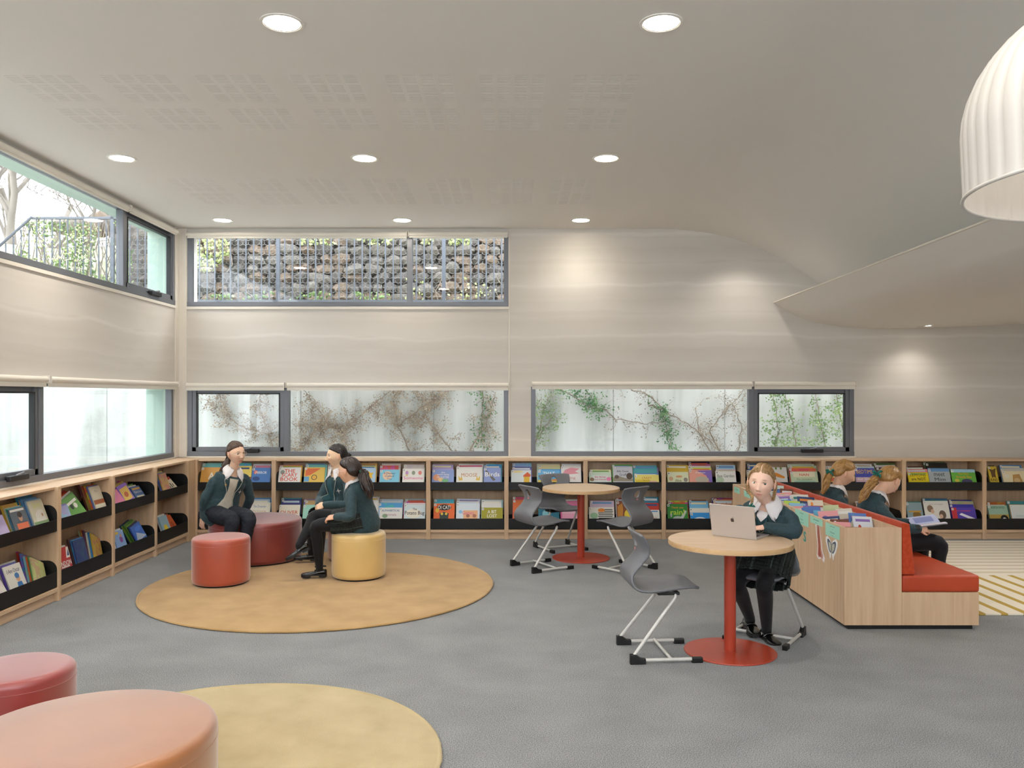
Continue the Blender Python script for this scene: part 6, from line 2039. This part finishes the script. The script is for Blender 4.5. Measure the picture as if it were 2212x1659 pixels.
tm2.obj('hair_tie', mat('green_hair_tie', '2f7a66', .6), g.root, smooth=60)
g.tail([g.o + g.hp(-.112, 0, -.01), g.o + g.hp(-.145, 0, -.03), at(786, 1032, 7.55), at(796, 1056, 7.50), at(800, 1077, 7.49)], [.022, .036, .046, .046, .012], 30, 5, 'ponytail', .018)
g.torso(.05, a=(.178, .168, .142, .152, .136, .084), b=(.165, .148, .118, .122, .088, .06), arms=(RA, LA), seed=3, fold=.007, back=.025)
g.collar(1.0, .9, .011, 1.2)
g.skirt(None, at(716, 1126, 7.68), .19, .165, .13, .09, dz=0)
g.legs([(hR, kR, aR), (hL, kL, aL)], TIGHTS, 'tights', (.082, .074, .056, .052, .035))
g.shoes([(aL, (-1, -.12, 0), (0, 0, 1)), (aR, (-.86, -.12, -.42), (-.42, 0, .86))])
g.glasses(mat('clear_pink_frame', 'e3c3bf', .3), .022)
# piping along the jacket edge
g.line([(.13, -.40), (.10, -.43), (.05, -.45)], .006, PIPING, 'piping', parent=g.blz)

# ---------------------------------------------------------------- 4: girl at the laptop
g = Person('girl with braids in dark blazer typing at the laptop', (1.84, 5.92, .45), skin='eec6b0', lips='cf8a80', brow='8a6a50')
g.frame(at(1660, 1196, 5.93), at(1656, 1082, 5.74), at(1620, 1110, 5.86), at(1706, 1116, 5.68))
g.head(at(1645, 1041, 5.62), (-.44, -.89, -.04), -5, 1.06)
LA = (at(1707, 1119, 5.68), at(1719, 1150, 5.62), V((1.735, 5.62, .797)))
RA = (at(1620, 1113, 5.86), V((1.64, 5.97, .86)), V((1.585, 5.79, .80)))
hL, kL, aL = V((1.90, 5.87, .53)), V((1.700, 5.55, .435)), at(1656, 1357, 5.78)
hR, kR, aR = V((1.78, 5.97, .53)), V((1.545, 5.66, .42)), at(1620, 1336, 5.93)
g.build_body([RA, LA], [(hR, kR, aR), (hL, kL, aL)], [(LA[2], (-.97, .12, -.10), (0, -.15, 1), 1, 16), (RA[2], (-.2, -.9, -.12), (0, 0, 1), -1, 16)])
g.eyes((.96, .26, .0), '5f645a')
g.hair(H_BLOND, .006, (.0,))
def braid(p, pts, n=9, w=.017, mname='braid'):
    P = [p.l(q) for q in pts]
    C = catmull(P, 12)
    b = MB()
    for st in range(3):
        q, rr = [], []
        for i, c in enumerate(C):
            t = (C[min(i + 1, len(C) - 1)] - C[max(i - 1, 0)]).normalized()
            u = p.r - t * p.r.dot(t); u.normalize(); ww = t.cross(u)
            f = i / (len(C) - 1)
            ph = 2 * math.pi * (f * n / 3 + st / 3)
            sc = 1 - .45 * f
            q.append(c + u * w * .75 * sc * math.sin(ph) + ww * w * .4 * sc * math.sin(2 * ph)); rr.append(w * .52 * sc)
        b.tube(q, rr, 8)
    return b.obj(mname, p.hm, p.root, smooth=70)
b1 = [g.o + g.hp(.0, -.080, -.004), g.o + g.hp(.012, -.080, -.06), at(1625, 1074, 5.60), at(1622, 1094, 5.60)]
braid(g, b1, 15, .013)
braid(g, [at(1622, 1094, 5.60), at(1628, 1110, 5.60), at(1630, 1120, 5.61)], 4, .012, 'braid_end')
b2 = [g.o + g.hp(-.01, .082, .0), g.o + g.hp(-.03, .082, -.05), g.o + g.hp(-.07, .07, -.12)]
braid(g, b2, 8, .014)
# plait running back along the hairline
for sd in (-1, 1):
    braid(g, [g.o + g.hp(.060, sd * .018, .092), g.o + g.hp(.052, sd * .052, .068), g.o + g.hp(.028, sd * .073, .036), g.o + g.hp(.0, sd * .080, -.004)], 10, .0085, 'crown_braid')
bow = MB()
for k in range(5):
    a = k * 1.26
    bow.tube([g.l(at(1622, 1094, 5.59)), g.l(at(1622, 1094, 5.59)) + V((.022 * math.cos(a), -.01, .02 * math.sin(a))), g.l(at(1622, 1094, 5.59)) + V((.016 * math.cos(a + .7), -.012, .016 * math.sin(a + .7)))], [.005, .007, .004], 6)
bow.obj('hair_ribbon', GREENR, g.root, smooth=70)
g.torso(.03, a=(.18, .172, .158, .172, .158, .090), arms=(RA, LA), seed=4, fold=.008)
g.ray = .155
g.lapels(.175, .052, .060, KNIT, False, 'knit_front')
g.line([(.052, -.088), (.078, -.098), (.074, -.112), (.004, -.178)], .012, PIPING, 'piping', parent=g.blz)
g.line([(-.045, -.125), (-.004, -.178)], .012, PIPING, 'piping', parent=g.blz)
g.drape([(-.02, -.05, .05), (-.06, -.034, .034), (-.095, -.002, .002)], .0105, COLLAR, 'shirt_front')
g.collar(1.15, 1.15, .013, 1.3)
mb = MB(); pv = [g.skin_on(-.078 + x, -.085 + y, .018) for x, y in ((-.03, -.012), (.03, .006), (.03, .018), (-.03, 0))]; mb.add(pv, [(0, 1, 2, 3)])
mb.obj('name_badge', GOLD, g.blz)
g.skirt(None, V((1.690, 5.66, .465)), .185, .205, .12, .095, dz=-.03)
g.legs([(hR, kR, aR), (hL, kL, aL)], TIGHTS, 'tights', (.082, .074, .057, .052, .036))
g.shoes([(aL, (.10, -1, 0), (0, 0, 1)), (aR, (-.05, -1, 0), (0, 0, 1))], 1.05)

# ---------------------------------------------------------------- 5: far girl on the bench
ZS = .39
def bench_girl(label, y, head_px, head_y, face, tilt, neck, sr, sl, pelv, hm, skin, tailpts, seed, arms, knees, bow_at):
    g = Person(label, (pelv[0], pelv[1], ZS), skin=skin, lips='c8857a', brow='9a7850')
    g.frame(pelv, neck, sr, sl)
    g.head(at(*head_px, head_y), face, tilt, 1.0)
    RA, LA = arms
    (hR, kR, aR), (hL, kL, aL) = knees
    g.build_body([RA, LA], [(hR, kR, aR), (hL, kL, aL)], [(RA[2], (.9, .30, .0), (0, -.75, .6), 1, 22), (LA[2], (.9, -.2, -.12), (0, .6, .7), -1, 22)])
    g.eyes((1, 0, -.35), '5a6a70')
    g.hair(hm, .013)
    g.tail(tailpts, [.020, .034, .036, .030, .010], 26, seed, 'ponytail', .02)
    bw = MB()
    c = g.l(bow_at)
    for sx, sz in ((-1, .4), (-.9, -.5), (.8, .5), (.5, -1.2), (-.3, -1.3)):
        bw.tube([c, c + V((sx * .028, -.012, sz * .018 + .008)), c + V((sx * .045, -.008, sz * .030))], [.006, .011, .007], 8)
    bw.obj('hair_ribbon', GREENR, g.root, smooth=70)
    g.torso(.03, a=(.165, .16, .145, .155, .142, .086), b=(.14, .128, .115, .122, .09, .06), arms=(RA, LA), seed=seed, fold=.006, back=.03)
    g.collar(1.0, 1.0, .011, 1.2)
    g.legs([(hR, kR, aR), (hL, kL, aL)], TIGHTS, 'tights', (.084, .080, .066, .056, .036))
    g.shoes([(aR, (1, -.05, 0), (0, 0, 1)), (aL, (1, .05, 0), (0, 0, 1))])
    return g
kn5 = ((V((3.06, 7.66, .48)), V((3.50, 7.62, .48)), V((3.52, 7.62, .10))), (V((3.06, 7.84, .48)), V((3.50, 7.86, .48)), V((3.52, 7.86, .10))))
g5 = bench_girl('blonde girl with green ribbon, farther of the two on the bench', 7.75, (1823, 1022), 7.72, (.92, -.10, -.34), 0,
                at(1808, 1053, 7.75), at(1815, 1082, 7.60), at(1801, 1074, 7.90), V((3.05, 7.75, .48)), H_GOLD, 'edbf9f',
                [at(1800, 1020, 7.72), at(1791, 1027, 7.71), at(1787, 1040, 7.68), at(1782, 1055, 7.66), at(1777, 1067, 7.66)], 6,
                ((at(1815, 1085, 7.60), V((3.12, 7.52, .56)), V((3.36, 7.60, .585))), (at(1801, 1077, 7.90), V((3.12, 7.96, .58)), V((3.36, 7.84, .585)))), kn5, at(1793, 1019, 7.70))
kn6 = ((V((3.08, 6.93, .48)), V((3.53, 6.86, .468)), V((3.54, 6.86, .10))), (V((3.08, 7.10, .48)), V((3.53, 7.14, .468)), V((3.54, 7.14, .10))))
g6 = bench_girl('blonde girl with green ribbon reading, nearer of the two on the bench', 7.0, (1921, 1038), 7.03, (.68, .30, -.66), 0,
                at(1895, 1067, 7.04), at(1905, 1101, 6.88), at(1884, 1089, 7.18), V((3.08, 7.02, .48)), H_GOLD, 'edbf9f',
                [at(1898, 1028, 7.02), at(1888, 1036, 6.98), at(1876, 1054, 6.95), at(1865, 1072, 6.94), at(1856, 1086, 6.95)], 9,
                ((at(1905, 1104, 6.88), V((3.16, 6.79, .60)), V((3.335, 6.795, .598))), (at(1885, 1092, 7.18), V((3.18, 7.25, .60)), V((3.40, 7.12, .60)))), kn6, at(1895, 1022, 6.98))
wt = MB(); wt.obox(frame_m(g6.l((3.318, 6.765, .615)), (.95, .1, 0), (0, .5, .8)), -.017, .017, -.02, .02, -.004, .007)
wo = wt.obj('wrist_watch', BLACK, g6.root, bevel=.004)
MB().tube([g6.l((3.318, 6.795, .598)) + V((0, .030 * math.cos(a), .030 * math.sin(a))) for a in [2 * math.pi * k / 16 for k in range(17)]], .005, 6).obj('watch_strap', BLACK, wo)

# open book in the reading girl's hands
ob = thing('open_book', 'open picture book held by the reading girl on the bench', 'book', (3.49, 6.96, .60))
def page(sd):
    rows = []
    for i in range(9):
        t = i / 8
        rows.append([(-.11 + .22 * j / 6, sd * .20 * t, .018 * math.sin(t * 2.6) + .035 * t + .0) for j in range(7)])
    return rows
BM = Matrix.Rotation(R(-10), 4, 'Y') @ Matrix.Rotation(R(-12), 4, 'Z')
for sd, c in ((-1, 'd9d6e6'), (1, 'b9bfe0')):
    mb = MB(); mb.cur = c
    rows = page(sd)
    mb.grid([[BM @ V(p) for p in r] for r in rows])
    mb.cur = 'ece8e0'
    mb.grid([[BM @ (V(p) - V((0, 0, .006 + 0.0))) for p in r] for r in rows])
    o = mb.obj('page', mat('printed_page', rough=.6, build=vcol), ob)
    mb = MB(); mb.cur = '8a93c8' if sd > 0 else 'efe6c8'
    mb.grid([[BM @ (V(p) + V((0, 0, .0012))) for p in r[1:6]] for r in rows[2:7]])
    mb.obj('picture', PRINT, o)
cv = MB()
cv.grid([[BM @ (V(p) - V((0, 0, .009))) for p in r] for r in page(-1)[::-1] + page(1)[1:]])
cv.obj('cover', mat('open_book_cover', 'c9cfd8', .5), ob)
